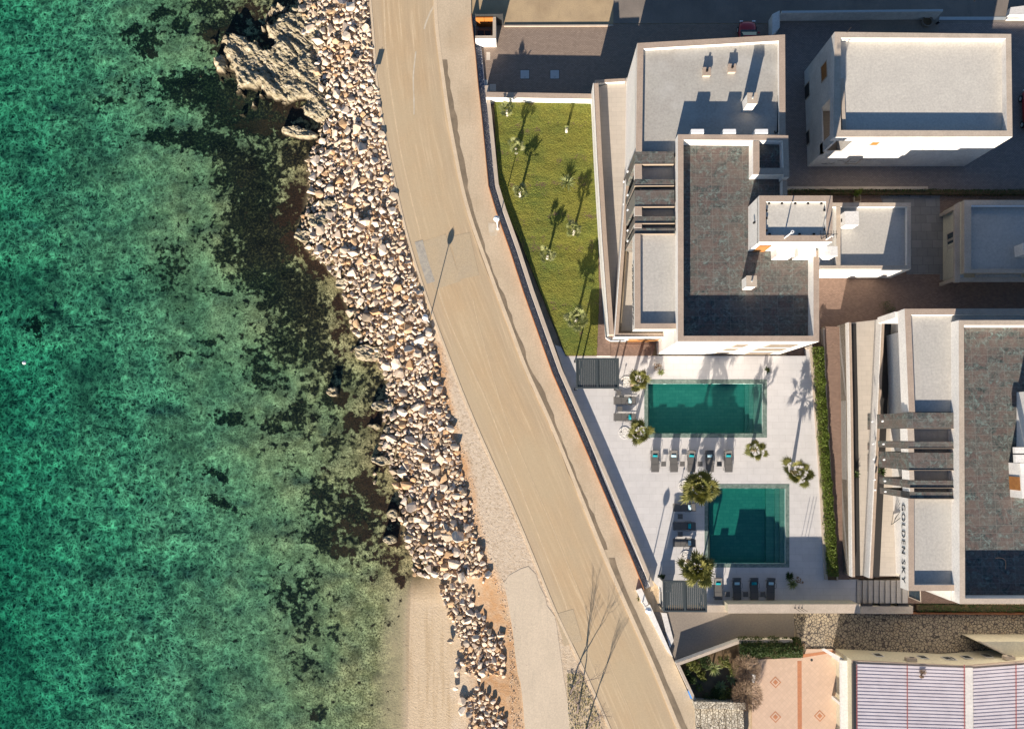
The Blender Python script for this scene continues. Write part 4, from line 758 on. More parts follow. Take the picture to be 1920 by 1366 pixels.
for i, u in enumerate((1308, 1368, 1428)):
    x, y = W(u, 246, ZR+1.3); x1, y1 = W(u+24, 253, ZR+1.3); xx0 = W(u-12, 246, ZR+1.3)[0]; xx1 = W(u+12, 246, ZR+1.3)[0]
    t = thing('air_conditioner', ['white air conditioner unit on the hotel roof edge, nearest the sea', 'middle one of three white air conditioner units at the roof step', 'white air conditioner unit at the roof step, nearest the tank box'][i], 'air conditioner', (x, y, ZR), 0, 'white air conditioners at the roof step')
    mb = MB(); mb.box(-.52, -.17, .3, .52, .17, 1.32); mb.build('casing', 'white_metal', t, local=True); mb = MB(); mb.lathe((0, 0, 0), [(.28, 0), (.28, .02)], 16); 
    gm = MB(); gm.tube([(0.1, .171, .8), (0.1, .19, .8)], .3, 16); gm.build('fan_grille', 'dark_metal', t, local=True); lg = MB(); lg.box(-.45, -.15, 0, -.38, .15, .3); lg.box(.38, -.15, 0, .45, .15, .3); lg.build('stand', 'dark_metal', t, local=True)
mb = MB(); q = WL([(1459,180),(1459,205),(1457.5,248),(1453,251),(1452,246)], ZR); mb.tube([(x, y, ZR+.06) for x, y in q], .05, 6); tag(mb.build('roof_pipe', 'black_metal'), 'thin black pipe along the east parapet of the pale hotel roof', 'pipe')
# ---- lawn side terraces of the middle hotel
ta = thing('garden_terrace', 'lower terrace with white parapet and stone floor between lawn and hotel', 'terrace', (*W(1140, 400), 0))
A_out = WL([(1112,156),(1119,300),(1128,450),(1136,560),(1141,627)], 3.5); A_fl = 2.25
B_out = WL([(1189,128),(1176,300),(1165,450),(1157,560),(1151.5,632)], 3.9)
mb = MB(); mb.prism(A_out+[(p[0]-.02, p[1]) for p in B_out[::-1]], 0, A_fl, 0, 1); mb.build('terrace_floor', ['white_render', 'terrace_tile'], ta)
mb = MB(); mb.prism(offs(A_out, .0)+offs(A_out, -.05)[::-1], A_fl-.3, 3.5); mb.build('parapet', 'white_render', ta); mb = MB(); mb.prism(offs(A_out, -.051)+offs(A_out, -.50)[::-1], A_fl-.3, 3.44, 0); mb.build('parapet_stone', 'travertine', ta)
mb = MB(); e = WL([(1116,150),(1172,147),(1172,153),(1116,156)], 2.6); mb.prism(e, 0, 2.6, 0, 1); mb.build('end_wall', ['white_render', 'travertine'], ta)
tb = thing('upper_terrace', 'upper terrace with white parapet and brown stone band along the hotel rooms', 'terrace', (*W(1180, 400), 0))
mb = MB(); Bi = B_out+[(W(1245, 632, 3.9)[0], B_out[-1][1]), (xin+.5, yC+.61), (xin+.5, B_out[0][1])]; mb.prism(Bi, 0, 2.9, 0, 1); mb.build('terrace_floor', ['white_render', 'terrace_tile'], tb)
Bp = B_out+[(W(1245, 632, 3.9)[0], B_out[-1][1])]
mb = MB(); mb.prism(offs(Bp, .0)+offs(Bp, -.06)[::-1], 2.6, 3.9); mb.build('parapet', 'white_render', tb); mb = MB(); mb.prism(offs(Bp, -.061)+offs(Bp, -.36)[::-1], 2.6, 3.84); mb.build('parapet_stone', 'travertine', tb)
mb = MB(); mb.prism(offs(Bp, -.361)+offs(Bp, -.62)[::-1], 2.6, 3.5); mb.build('rail_band', 'drain_strip', tb)
xa, xb = W(1178, 640, 2)[0], W(1235, 640, 2)[0]; window_s(tb, xa, xb, .5, 2.6, B_out[-1][1], 'wood')
# ground floor porch south of the rooms
sheet('porch_floor', WL([(1119,642),(1232,642),(1222,667),(1119,667)], .55), .55, 'brown_pavers', t=.4)
sheet('wood_deck', WL([(1150,645),(1229,645),(1222,666),(1150,666)], .57), .57, 'brown_pavers', t=.02)
pm = WL([(1249,622),(1271,640),(1232,666),(1214,664)], 0)
# ------------------------------------------------------------------ low link building behind the hut
lb = thing('link_building', 'low flat roofed annex with white side wall behind the stair hut', 'annex', (*W(1620, 440), 0))
block('wall', [(1540,380),(1708,380),(1708,504.5),(1538,504.5)], 4.0, 0, 3.6, lb, ('white_render', 'roof_screed_pale'))
mb = MB(); P = WL([(1540,380),(1708,380),(1708,504.5),(1538,504.5)], 4.0); 
for q in ([(1540,380),(1708,380),(1708,387.5),(1540,387.5)], [(1701,388),(1708,388),(1708,497),(1701,497)], [(1538,497.5),(1708,497.5),(1708,504.5),(1538,504.5)], [(1568,388),(1576,388),(1576,497),(1568,497)]): mb.prism(WL(q, 4.0), 3.5, 4.0, 0, 1)
mb.build('parapet', ['white_render', 'limestone_cap'], lb)
x, y = W(1597, 409, 5.0); t = thing('roof_unit', 'big white box unit on the low annex roof', 'roof unit', (x, y, 3.6)); mb = MB(); mb.box(-.6, -.6, .1, .6, .6, 1.38); mb.build('casing', 'white_metal', t, local=True); mb = MB(); mb.box(-.62, -.62, 1.382, .62, .62, 1.42); mb.build('lid', 'white_render', t, local=True)
mb = MB(); mb.box(-.601, -.15, .5, -.61, .15, .8); mb.build('grille', 'dark_metal', t, local=True)
for sx in (-.5, .5): mb = MB(); mb.box(sx-.05, -.5, 0, sx+.05, .5, .1); mb.build('foot', 'dark_metal', t, local=True)
sheet('walkway', WL([(1650,366),(1762,366),(1762,514),(1700,514)], 0), 0.03, 'walk_slabs', t=.1)
sheet('walkway', WL([(1762,402),(1800,402),(1800,524),(1762,524)], 0), 0.034, 'walk_slabs', t=.1)
mb = MB(); a = WL([(1475,349.5),(1740,349.5)], .8); mb.prism([a[0], a[1], (a[1][0], a[1][1]-.25), (a[0][0], a[0][1]-.25)], 0, .8, 0, 1); tag(mb.build('garden_wall', ['cream_render', 'limestone_cap']), 'long low beige wall in front of the shaded hedge', 'wall')
mb = MB(); mb.prism(WL([(1540,520),(1552,520),(1552,516),(1600,516),(1600,521),(1552,524)], 0), 0, .3); 
# ------------------------------------------------------------------ shaded building on the right
rb = thing('shaded_house', 'low flat roofed house with pergola frame, all in shadow beside the walkway', 'house', (*W(1850, 440), 0))
block('wall', [(1808,375),(2150,375),(2150,511.5),(1808,511.5)], 3.7, 0, 3.3, rb, ('cream_render', 'roof_screed_pale'))
mb = MB()
for q in ([(1808,375),(2150,375),(2150,384.5),(1808,384.5)], [(1808,384.6),(1821,384.6),(1821,504),(1808,504)], [(1808,504.1),(2150,504.1),(2150,511.5),(1808,511.5)]): mb.prism(WL(q, 3.7), 3.2, 3.7, 0, 1)
mb.build('parapet', ['limestone_cap', 'limestone_cap'], rb)
mb = MB(); mb.prism(WL([(1821,384.6),(2150,384.6),(2150,387),(1821,387)], 3.7), 3.5, 3.66, 0); mb.build('roof_trim', 'white_metal', rb)
mb = MB()
for q in ([(1790,384),(1800,378),(1800,529),(1790,529)], [(1800.2,520),(2100,520),(2100,528),(1800.2,528)]): mb.prism(WL(q, 3.0), 2.75, 3.0, 0)
mb.build('canopy_frame', 'limestone_cap', rb)
mb = MB(); mb.prism(WL([(1800,378),(1808,378),(1808,520),(1800,520)], 3.0), 2.6, 2.9); mb.build('canopy_slab', 'hatch_steel', rb)
for v in (388, 522): x, y = W(1792, v, 2.9); mb = MB(); mb.box(x, y-.15, 0, x+.22, y+.15, 2.75); mb.build('canopy_post', 'limestone_cap', rb)
mb = MB(); mb.box(W(1830, 515, 3.3)[0], W(1830, 519, 3.3)[1], 3.0, W(1916, 515, 3.3)[0], W(1830, 512.6, 3.3)[1], 3.2); 
mb.build('roof_ledge', 'roof_screed', rb)
x, y = W(1921, 466, 4.6); mb = MB(); mb.box(x-.1, y-.5, 3.3, x+.9, y+.5, 4.6); tag(mb.build('chimney', 'white_render'), 'white chimney block at the picture edge on the shaded house', 'chimney')
xw = W(1808, 440, 3.7)[0]
for k in range(3): y = W(1790, 445+k*14, 0)[1]; window_w(rb, y-.45, y+.05, .9, 2.3, xw)
# ------------------------------------------------------------------ white two storey house
Zh = 7.6; wh = thing('white_house', 'white two storey house with flat cream roof and weathered walls', 'house', (*W(1700, 180), 0))
P = WL([(1565,60),(1896,64),(1898.5,256.5),(1563,257)], Zh); x0, x1 = P[0][0], P[1][0]; yN, yS_ = P[0][1], P[3][1]
yp0, yp1 = W(1527, 289, 0)[1], onX(1556, 197, x0)[0]
xr_ = x0+1.6; yb = W(1560, 289, 3.3)[1]
mb = MB(); mb.prism([(x0, yN), P[1], P[2], (xr_, yS_), (xr_, yS_+4.1), (x0, yS_+4.1)], 3.3, 6.95, 0, 1); mb.build('upper_wall', ['white_old', 'roof_membrane'], wh)
mb = MB(); mb.prism([(x0, yN), P[1], P[2], (x0, yS_)], 0, 3.3, 0, 1); mb.build('ground_wall', ['white_old', 'ramp_concrete'], wh)
mb = MB(); mb.prism([(x0, yS_), (xr_+.01, yS_), (xr_+.01, yS_+4.1), (x0, yS_+4.1)], 6.9, 6.951, 0, 1); mb.build('balcony_roof', ['white_old', 'roof_membrane'], wh)
mb = MB(); mb.box(x0, yS_, 3.3, x0+.2, yS_+.9, 6.9); mb.build('corner_post', 'white_old', wh)
mb = MB(); mb.prism([(x0, yS_), (x0+.12, yS_), (x0+.12, yS_+4.1), (x0, yS_+4.1)], 3.3, 4.0); mb.prism([(x0+.12, yS_), (xr_, yS_), (xr_, yS_+.12), (x0+.12, yS_+.12)], 3.3, 4.0); mb.build('balcony_parapet', 'white_old', wh)
I = WL([(1576.5,71),(1886,72),(1888,245),(1576.5,244)], Zh); mb = MB()
for i in range(4): j = (i+1) % 4; mb.prism([P[i], P[j], I[j], I[i]], 6.7, Zh, 0, 1)
mb.build('parapet', ['white_old', 'limestone_cap'], wh)
mb = MB(); mb.prism([(I[0][0]+.02, I[3][1]), (I[0][0]+.32, I[3][1]), (I[0][0]+.32, W(1580, 143, Zh)[1]), (I[0][0]+.02, W(1580, 143, Zh)[1])], 6.95, 7.2); mb.build('roof_kerb', 'limestone_cap', wh)
for q in [(1540,117,1551,152),(1510,155,1517,187),(1510,245,1517,275)]:
    ya, za = onX(q[0], q[1], x0); yb_, zb = onX(q[2], q[3], x0); ya, za = onX((q[0]+q[2])/2, q[1]+3, x0); yb_, zb = onX((q[0]+q[2])/2, q[3]-3, x0); zc = (za+zb)/2; window_w(wh, min(ya, yb_), max(ya, yb_), zc-.65, zc+.65, x0, 'wood' if q[0] > 1530 else 'dark_recess')
for (u0, u1, v, z0, z1, m) in [(1628,1649,270,5.7,6.4,'orange_panel'),(1668,1708,276,3.6,6.0,'orange_panel'),(1730,1762,275,4.5,5.8,'dark_recess'),(1584,1616,302,.9,2.2,'wood')]:
    zc = (z0+z1)/2; xa = onY(u0, v, yS_)[0]; xb = onY(u1, v, yS_)[0]; w_ = (xb-xa)*.62; c_ = (xa+xb)/2; window_s(wh, c_-w_/2, c_+w_/2, z0, z1, yS_, m)
cb = MB(); rs = random.Random(4); 
for k in range(16):
    x = x0+1+k*.62; z = 1.1+rs.uniform(-.3, .3)+k*.12; cb.tube([(x, yS_-.02, z), (x+.3, yS_-.02, z+rs.uniform(-.15, .15)), (x+.55, yS_-.02, z+rs.uniform(-.1, .2))], .02, 4)
cb.build('wall_cable', 'black_metal', wh)
x, y = W(1588, 60, Zh); mb = MB(); mb.tube([(x, y-.05, Zh), (x, y-.05, Zh+.9)], .03, 6); mb.build('aerial', 'black_metal', wh)
# walls at the north edge
t = thing('yard_wall', 'long shaded blue grey wall with stepped end, north of the white house', 'wall', (*W(1600, 25), 0))
mb = MB(); a = WL([(1466,20.5),(1768,17.5)], 1.5); mb.prism([a[0], a[1], (a[1][0], a[1][1]-.22), (a[0][0], a[0][1]-.22)], 0, 1.5, 0, 1); mb.build('wall_run', ['white_old', 'hatch_steel'], t)
mb = MB(); a = WL([(1448,27),(1462,20),(1462,52),(1448,66)], 1.2); mb.prism(a, 0, 1.2); mb.build('wall_end', 'white_old', t)
sheet('side_slab', rect(1612,38,1760,60), .04, 'ramp_concrete', t=.1)
x, y = W(1735, 44); t = thing('round_planter', 'round stone planter with dry plant behind the white house', 'planter', (x, y, .04)); mb = MB(); mb.lathe((0, 0, 0), [(.45, 0), (.55, .45), (.46, .45), (.42, .3)], 20); mb.build('bowl', 'ramp_concrete', t, local=True)
mb = MB(); mb.lathe((0, 0, 0), [(0.001, .32), (.43, .3)], 14); mb.build('soil', 'soil', t, local=True)
x, y = W(1756, 45); t = thing('bucket', 'small dark bucket next to the round stone planter', 'bucket', (x, y, .04)); mb = MB(); mb.lathe((0, 0, 0), [(.001, .02), (.1, 0), (.14, .28), (.12, .28), (.09, .05)], 14); mb.build('pail', 'dark_metal', t, local=True); mb = MB(); mb.tube([(.14*math.cos(a), .03, .28+.1*math.sin(a)) for a in [i*math.pi/8 for i in range(9)]], .008, 5); mb.build('handle', 'white_metal', t, local=True)
x, y = W(1905, 25); t = thing('stone_step', 'pale stepped block at the upper right corner of the yard', 'step'); mb = MB(); mb.prism(WL([(1895,14),(1960,6),(1960,28),(1892,28)], .6), 0, .6); mb.build('upper_step', 'white_old', t); mb = MB(); mb.prism(WL([(1891,28.2),(1960,28.2),(1960,36),(1888,36)], .3), 0, .3); mb.build('lower_step', 'white_old', t)
sheet('path_strip', WL([(1762,32),(1890,32),(1890,38),(1760,38)], 0), .035, 'hatch_steel')
# ------------------------------------------------------------------ pool deck and pools
DZ = 0.5
deck_px = [(1040,646),(1052,650),(1061,667),(1228,667),(1512,667),(1512,650),(1524,646),(1530,700),(1538,800),(1544,900),(1549,1000),(1553,1086),(1610,1086),(1610,1133),(1246,1133),(1235,1100),(1206,1070),(1175,1000),(1130,893),(1090,790),(1060,705)]
pool1 = [(1208,711),(1438,711),(1438,820),(1208,820)]; pool2 = [(1321,907),(1480,907),(1480,1063),(1321,1063)]
w1 = [(1215,719),(1430,719),(1430,812),(1215,812)]; w2 = [(1328,915),(1473,915),(1473,1056),(1328,1056)]
dk = poly_holes('pool_deck', WL(deck_px, DZ), [WL(w1, DZ), WL(w2, DZ)], DZ, 0.0, ['deck_tile', 'white_render']); tag(dk, kind='structure')
def pool(label, outer, inner, steps):
    t = thing('swimming_pool', label, 'swimming pool', (*W(sum(p[0] for p in outer)/4, sum(p[1] for p in outer)/4, DZ), DZ-.85)); O, I = WL(outer, DZ), WL(inner, DZ); mb = MB()
    for i in range(4): j = (i+1) % 4; mb.prism([O[i], O[j], I[j], I[i]], DZ-.02, DZ+.012)
    mb.build('rim', 'pool_rim', t)
    x0, x1 = I[0][0], I[1][0]; y1, y0 = I[0][1], I[3][1]; mb = MB(); b = DZ-.85
    mb.add([(x0,y0,b),(x1,y0,b),(x1,y1,b),(x0,y1,b)], [(0,1,2,3)]); q = [(x0,y0),(x1,y0),(x1,y1),(x0,y1)]
    for i in range(4): a, c = q[i], q[(i+1) % 4]; mb.add([(*a,b),(*c,b),(*c,DZ),(*a,DZ)], [(0,3,2,1)])
    mb.build('basin', 'pool_stone', t); mb = MB()
    for k, r in enumerate(steps): mb.prism(WL(r, DZ), b+.001*k, DZ-.62+.16*k)
    mb.build('steps', 'pool_stone', t); mb = MB(); mb.box(x0+.002, y0+.002, b-.05, x1-.002, y1-.002, DZ-.05); mb.build('water', 'pool_water', t)
    mb = MB()
    for k in range(3): x = x0+(x1-x0)*(.15+.35*k); mb.box(x-.12, y1-.03, DZ-.4, x+.12, y1-.005, DZ-.2)
    mb.build('pool_light', 'white_metal', t)
    return t
pool('long upper green tiled swimming pool in front of the hotel facade', pool1, w1, [[(1400,720),(1429.9,720),(1429.9,811.9),(1400,811.9)],[(1407.5,720),(1429.8,720),(1429.8,811.8),(1407.5,811.8)],[(1415,720),(1429.7,720),(1429.7,811.7),(1415,811.7)]])
pool('squarer lower green tiled swimming pool between the big palms and the hedge', pool2, w2, [[(1440,916),(1472.9,916),(1472.9,1055.9),(1440,1055.9)],[(1456,916),(1472.8,916),(1472.8,1055.8),(1456,1055.8)],[(1464,916),(1472.7,916),(1472.7,1055.7),(1464,1055.7)]])
mb = MB(); a = WL([(1040,647),(1054,651),(1083,712),(1070,700)], 1.1); 
# hedge kerbs
mb = MB(); cu = [(1512,650),(1524,645),(1528,690),(1536,800),(1543,900),(1548,1000),(1553,1086)]; P = WL(cu, .75); mb.prism(offs(P, .02)+offs(P, .28)[::-1], 0, .72, 0); tag(mb.build('planter_kerb', 'limestone_cap'), 'pale kerb between pool deck and green hedge', 'kerb')
mb = MB(); cu = [(1546,615),(1549,700),(1554,800),(1560,900),(1567,1000),(1572,1088)]; P = WL(cu, .75); mb.prism(offs(P, .0)+offs(P, .12)[::-1], 0, .72, 0); tag(mb.build('path_kerb', 'limestone_cap'), 'thin pale kerb between green hedge and brown path', 'kerb')
sheet('hedge_soil', WL([(1526,646),(1546,646),(1554,800),(1560,900),(1567,1000),(1571,1087),(1553,1087),(1543,900),(1536,800)], .6), .6, 'soil', t=.5)
sheet('hedge_path', WL([(1545,612),(1583,612),(1588,800),(1592,1086),(1571,1086),(1560,900),(1552,760)], .6), .62, 'brown_pavers', t=.6, sidemat='cream_render')
# ---- vegetation builders
def quads(n, sampler, size, flat=0.0, rnd=None):
    """leaf quads: position from sampler, random facing"""
    c = sampler(n); d = RNG.normal(size=(n, 3)); d /= np.linalg.norm(d, axis=1)[:, None]; up = RNG.normal(size=(n, 3)); up[:, 2] += flat
    e = np.cross(d, up); e /= np.linalg.norm(e, axis=1)[:, None]+1e-9; s = size*RNG.uniform(0.6, 1.3, n)[:, None]
    v = np.stack([c-d*s, c+e*s*.45, c+d*s, c-e*s*.45], 1).reshape(-1, 3); return v
def leaf_obj(name, v, mat, parent=None, off=(0, 0, 0)):
    v = v-np.array(off)[None]; n = len(v)//4; me = bpy.data.meshes.new(name); me.from_pydata(v.tolist(), [], (np.arange(n*4).reshape(n, 4)).tolist()); o = link(name, me, mat, parent)
    a = me.attributes.new('rnd', 'FLOAT', 'FACE'); a.data.foreach_set('value', RNG.random(n).astype(np.float32)); return o
def hedge(label, cl, w, h, z, n, mat, size=.07, cat='hedge'):
    """hedge along a centre line (metres); lumpy top, dark twiggy core"""
    P = [Vector(p) for p in cl]; L = [(P[i+1]-P[i]).length for i in range(len(P)-1)]; T = sum(L); t = thing('hedge', label, cat, (P[0].x, P[0].y, z))
    cum = np.concatenate([[0], np.cumsum(L)]); px = np.array([p.x for p in P]); py = np.array([p.y for p in P])
    def samp(k):
        s = RNG.uniform(0, T, k); x = np.interp(s, cum, px); y = np.interp(s, cum, py); dx = np.interp(s+.1, cum, px)-np.interp(s-.1, cum, px); dy = np.interp(s+.1, cum, py)-np.interp(s-.1, cum, py); q = np.hypot(dx, dy)+1e-9
        a = RNG.uniform(-1, 1, k); lump = 0.72+0.5*fbm(s, s*0, 7, 1.1, 3); ww = w/2*(0.8+0.45*(vnoise(s, s*0+3, 11, 1.4))); prof = np.sqrt(np.clip(1-np.abs(a)**2.5, 0, 1)); hh = h*lump*prof
        zt = hh*np.where(RNG.random(k) < .65, RNG.uniform(.8, 1.05, k), RNG.uniform(.1, .9, k)); return np.stack([x-dy/q*a*ww, y+dx/q*a*ww, z+zt], 1)
    leaf_obj('foliage', quads(n, samp, size, .4), mat, t, t.location); mb = MB(); q = [(p.x, p.y) for p in P]; mb.prism(offs(q, w*.33)+offs(q, -w*.33)[::-1], z, z+h*.45); mb.build('twig_core', 'soil', t); return t
def fan_palm(name, label, x, y, zb, ht, R, nl, leaf='palm_leaf', bark='palm_bark', lean=(0, 0), seed=1, cat='palm tree', group=None, seglen=1.0, tr=.13, e0=1.3, e1=1.65):
    r = random.Random(seed); t = thing(name, label, cat, (x, y, zb), 0, group); mb = MB(); top = Vector((lean[0], lean[1], ht)); pts = [top*k/6+Vector((r.uniform(-.02, .02), r.uniform(-.02, .02), 0)) for k in range(7)]; pts[0] = Vector((0, 0, 0))
    mb.tube(pts, [tr*(1.35-.5*k/6) for k in range(7)], 10); mb.tube([top-Vector((0, 0, .25)), top+Vector((0, 0, .12))], [tr*1.3, tr*.8], 10); mb.build('trunk', bark, t, smooth=True, local=True)
    cm = MB()
    for k in range(nl):
        a = k*2.39996+r.uniform(-.3, .3); el = e0-e1*(k/nl)+r.uniform(-.15, .15); pl = R*r.uniform(.25, .78); d = Vector((math.cos(a)*math.cos(el), math.sin(a)*math.cos(el), math.sin(el))); side = Vector((-math.sin(a), math.cos(a), 0)); up = side.cross(d)*-1
        if up.z < 0: up = -up
        e = top+d*pl; rv = r.random(); cm.bar(top, e, .035*R, .02*R); cm.r[-6:] = [0.0]*6; ns = 13; bl = R*r.uniform(.42, .55)*seglen
        tw = Matrix.Rotation(r.uniform(-.6, .6), 3, d); side2 = tw @ side; up2 = tw @ up
        for s in range(ns):
            b = (s/(ns-1)-.5)*math.radians(200); dr = d*math.cos(b)+side2*math.sin(b); ln = bl*(1-.3*abs(s/(ns-1)-.5)*2)*r.uniform(.85, 1.12); wv = up2*(.06*bl*(1 if s % 2 else -1)); drop = Vector((0, 0, -1))*ln*(.12+.2*max(0, 1-el)*.5)
            sd = (side2*math.cos(b)-d*math.sin(b)); w_ = bl*.105; p1 = e+dr*ln*.5+wv*.5; p2 = e+dr*ln+drop*1.3
            cm.add([e, p1-sd*w_*.9+drop*.15, p2, p1+sd*w_*.9+drop*.15], [(0, 1, 2, 3)], 0, min(1, max(0, rv+r.uniform(-.2, .2))))
    cm.build('crown', leaf, t, local=True); return t
def rosette(name, label, x, y, zb, R, n, mat, el0=.2, el1=1.3, w=.05, seed=1, cat='plant', group=None, trunk=0.0):
    r = random.Random(seed); t = thing(name, label, cat, (x, y, zb), 0, group); cm = MB()
    for k in range(n):
        a = k*2.39996+r.uniform(-.2, .2); el = el0+(el1-el0)*r.random(); L = R*r.uniform(.8, 1.1); d = Vector((math.cos(a)*math.cos(el), math.sin(a)*math.cos(el), math.sin(el))); s = Vector((-math.sin(a), math.cos(a), 0)); b = Vector((0, 0, trunk)); m = b+d*L*.5; e = b+d*L+Vector((0, 0, -.15*L))
        cm.add([b-s*w*.6, m-s*w, e, m+s*w, b+s*w*.6, m+Vector((0, 0, -.02))], [(0, 1, 2, 5), (0, 5, 2, 3, 4)], 0, r.random())
    cm.build('leaves', mat, t, local=True); tm = MB(); tm.tube([(0, 0, 0), (0, 0, trunk+.08)], [.09, .07], 8); tm.build('stem', 'palm_bark', t, local=True); return t
# palms on the deck (crowns seen at about 3 m)
for i, (u, v, ht, R, nl, base, lb) in enumerate([(1198,712,2.6,1.3,16,(1184,722),'loose fan palm at the upper left corner of the long pool, by the louvred pergola'),(1198,811,2.5,1.35,16,(1186,812),'loose fan palm at the lower left corner of the long pool'),(1417,843,1.9,1.2,13,(1410,842),'open fan palm between the two pools, nearest the lounger row'),
    (1494,885,2.3,1.4,17,(1484,884),'open fan palm at the upper right corner of the lower pool beside the hedge'),(1310,914,3.9,1.7,40,(1292,909),'dense tall fan palm at the upper left corner of the lower pool'),(1308,1066,3.9,1.75,34,(1290,1050),'tall fan palm leaning over the louvred pergola beside the lower pool')]):
    bx_, by_ = W(base[0], base[1], DZ); tx, ty = W(u, v, DZ+ht); fan_palm('fan_palm', lb, bx_, by_, DZ, ht, R, nl, lean=(tx-bx_, ty-by_), seed=20+i, group='fan palms around the pools')
for i, (u, v, lb) in enumerate([(1174,716,'round white pebble bed at the foot of the palm by the upper pergola'),(1171,811,'round white pebble bed at the foot of the palm left of the long pool'),(1283,911,'round white pebble bed beside the dense tall palm'),(1286,1043,'round white pebble bed beside the palm next to the lower pergola')]):
    x, y = W(u, v, DZ); t = thing('pebble_bed', lb, 'pebble bed', (x, y, DZ), 0, 'white pebble beds'); mb = MB(); mb.lathe((0, 0, 0), [(.55, 0), (.55, .05), (.5, .05), (.48, .02)], 20); mb.build('ring', 'white_render', t, local=True)
    mb = MB(); r = random.Random(i)
    for k in range(110): a = r.uniform(0, 6.28); q = .46*math.sqrt(r.random()); s = r.uniform(.03, .06); mb.lathe((q*math.cos(a), q*math.sin(a), 0), [(s, 0), (s*.8, s*.9), (0.001, s*1.1)], 6)
    mb.lathe((0, 0, 0), [(0.001, .03), (.49, .025)], 18); mb.build('pebbles', 'pale_gravel', t, local=True)
    mb = MB(); mb.tube([(-.35, .1, 0), (-.35, .1, .5)], .03, 6); mb.tube([(-.35, .1, .5), (-.35, .1, .56)], .07, 8); mb.build('spot_light', 'black_metal', t, local=True)
rosette('spiky_plant', 'small dark spiky plant in the paving above the long pool, near the facade corner', *W(1438,694,DZ), DZ, .42, 22, 'dark_leaf', .2, 1.2, .045, 3)
rosette('bushy_plant', 'green spiky rosette beside a pale flowering shrub near the upper left pool end', *W(1239,698,DZ), DZ, .42, 30, 'yucca_leaf', .1, 1.2, .04, 4)
rosette('yucca', 'big pale green yucca right of the loungers at the lower deck end', *W(1483,1093,DZ), DZ, .62, 60, 'yucca_leaf', 0, 1.3, .04, 5, trunk=.35)
rosette('dark_yucca', 'dark spiky plant just above the pale yucca on the lower deck', *W(1480,1080,DZ), DZ, .55, 40, 'dark_leaf', 0, 1.2, .045, 6)
def shrub(name, label, x, y, z, R, h, n, mat, size=.07, cat='shrub', stems='bark_grey'):
    t = thing(name, label, cat, (x, y, z)); r = random.Random(int(abs(x*100)))
    cl = [(r.uniform(-.55, .55)*R, r.uniform(-.55, .55)*R, r.uniform(.45, .85)*h, r.uniform(.3, .5)*R) for _ in range(9)]
    def samp(k):
        i = RNG.integers(0, len(cl), k); c = np.array(cl)[i]; d = RNG.normal(size=(k, 3)); d /= np.linalg.norm(d, axis=1)[:, None]; return c[:, :3]+d*c[:, 3:4]*RNG.uniform(.5, 1.05, k)[:, None]*np.array([1, 1, .8])+np.array([x, y, z])
    leaf_obj('foliage', quads(n, samp, size, .3), mat, t, (x, y, z)); mb = MB()
    for c in cl[:6]: mb.tube([(0, 0, 0), (c[0]*.4, c[1]*.4, c[2]*.5), c[:3]], [.03, .02, .01], 5)
    mb.build('stems', stems, t, local=True); return t
shrub('flowering_shrub', 'low shrub with dry pinkish leaves near the upper left end of the long pool', *W(1233,687,DZ), DZ, .5, .5, 260, 'dry_twig', .06)
shrub('bushy_shrub', 'small dark leafy shrub at the corner of the lower pergola', *W(1240,1077,DZ), DZ, .42, .8, 420, 'dark_leaf', .06)
fan_palm('hat_palm', 'small bright orange and cream potted grass beside the pale yucca', *W(1496,1086,DZ), DZ, .3, .4, 8, leaf='dry_twig', seed=77, cat='plant', tr=.03)
# ---- sun loungers
def lounger():
    t = thing('sun_lounger', 'x', 'sun lounger'); L, w, h = 1.95, .34, .33; bz = .48
    mb = MB()
    for s in (-1, 1): mb.tube([(s*w, -L/2, h-.06), (s*w, -L/2+.25, h), (s*w, .3, h), (s*w, L/2, h)], .022, 6)
    for y in (-L/2, -.3, .35, L/2-.02): mb.tube([(-w, y, h-(0.06 if y < -.9 else 0)), (w, y, h-(0.06 if y < -.9 else 0))], .02, 6)
    mb.build('frame', 'dark_metal', t, local=True)
    mb = MB(); mb.prism([(-w+.03, -L/2+.03), (w-.03, -L/2+.03), (w-.03, .34), (-w+.03, .34)], h-.01, h+.012); mb.build('seat_sling', 'sling_fabric', t, local=True)
    mb = MB(); a = (-w+.03, .36, h+.02); mb.add([(-w+.03, .36, h+.02), (w-.03, .36, h+.02), (w-.03, L/2, h+.3), (-w+.03, L/2, h+.3), (-w+.03, .36, h), (w-.03, .36, h), (w-.03, L/2, h+.28), (-w+.03, L/2, h+.28)], [(0, 1, 2, 3), (7, 6, 5, 4), (0, 4, 5, 1), (1, 5, 6, 2), (2, 6, 7, 3), (3, 7, 4, 0)]); bk = mb.build('backrest', 'sling_fabric', t, local=True)
    mb = MB()
    for s in (-1, 1): mb.tube([(s*w, .36, h+.02), (s*w, L/2+.02, h+.31)], .018, 6)
    mb.tube([(-w, L/2+.02, h+.31), (w, L/2+.02, h+.31)], .018, 6); mb.build('back_frame', 'dark_metal', bk, local=True)
    for sx, y in ((-1, -.75), (1, -.75), (-1, .72), (1, .72)): mb = MB(); mb.tube([(sx*w, y, h), (sx*(w+.07), y-.06, 0)], .02, 6); mb.build('leg', 'dark_metal', t, local=True)
    for s in (-1, 1): mb = MB(); mb.tube([(s*w, .05, h), (s*(w+.1), .12, h+.17), (s*(w+.1), .5, h+.18), (s*w, .58, h+.12)], .016, 6); mb.build('armrest', 'dark_metal', t, local=True)
    return t
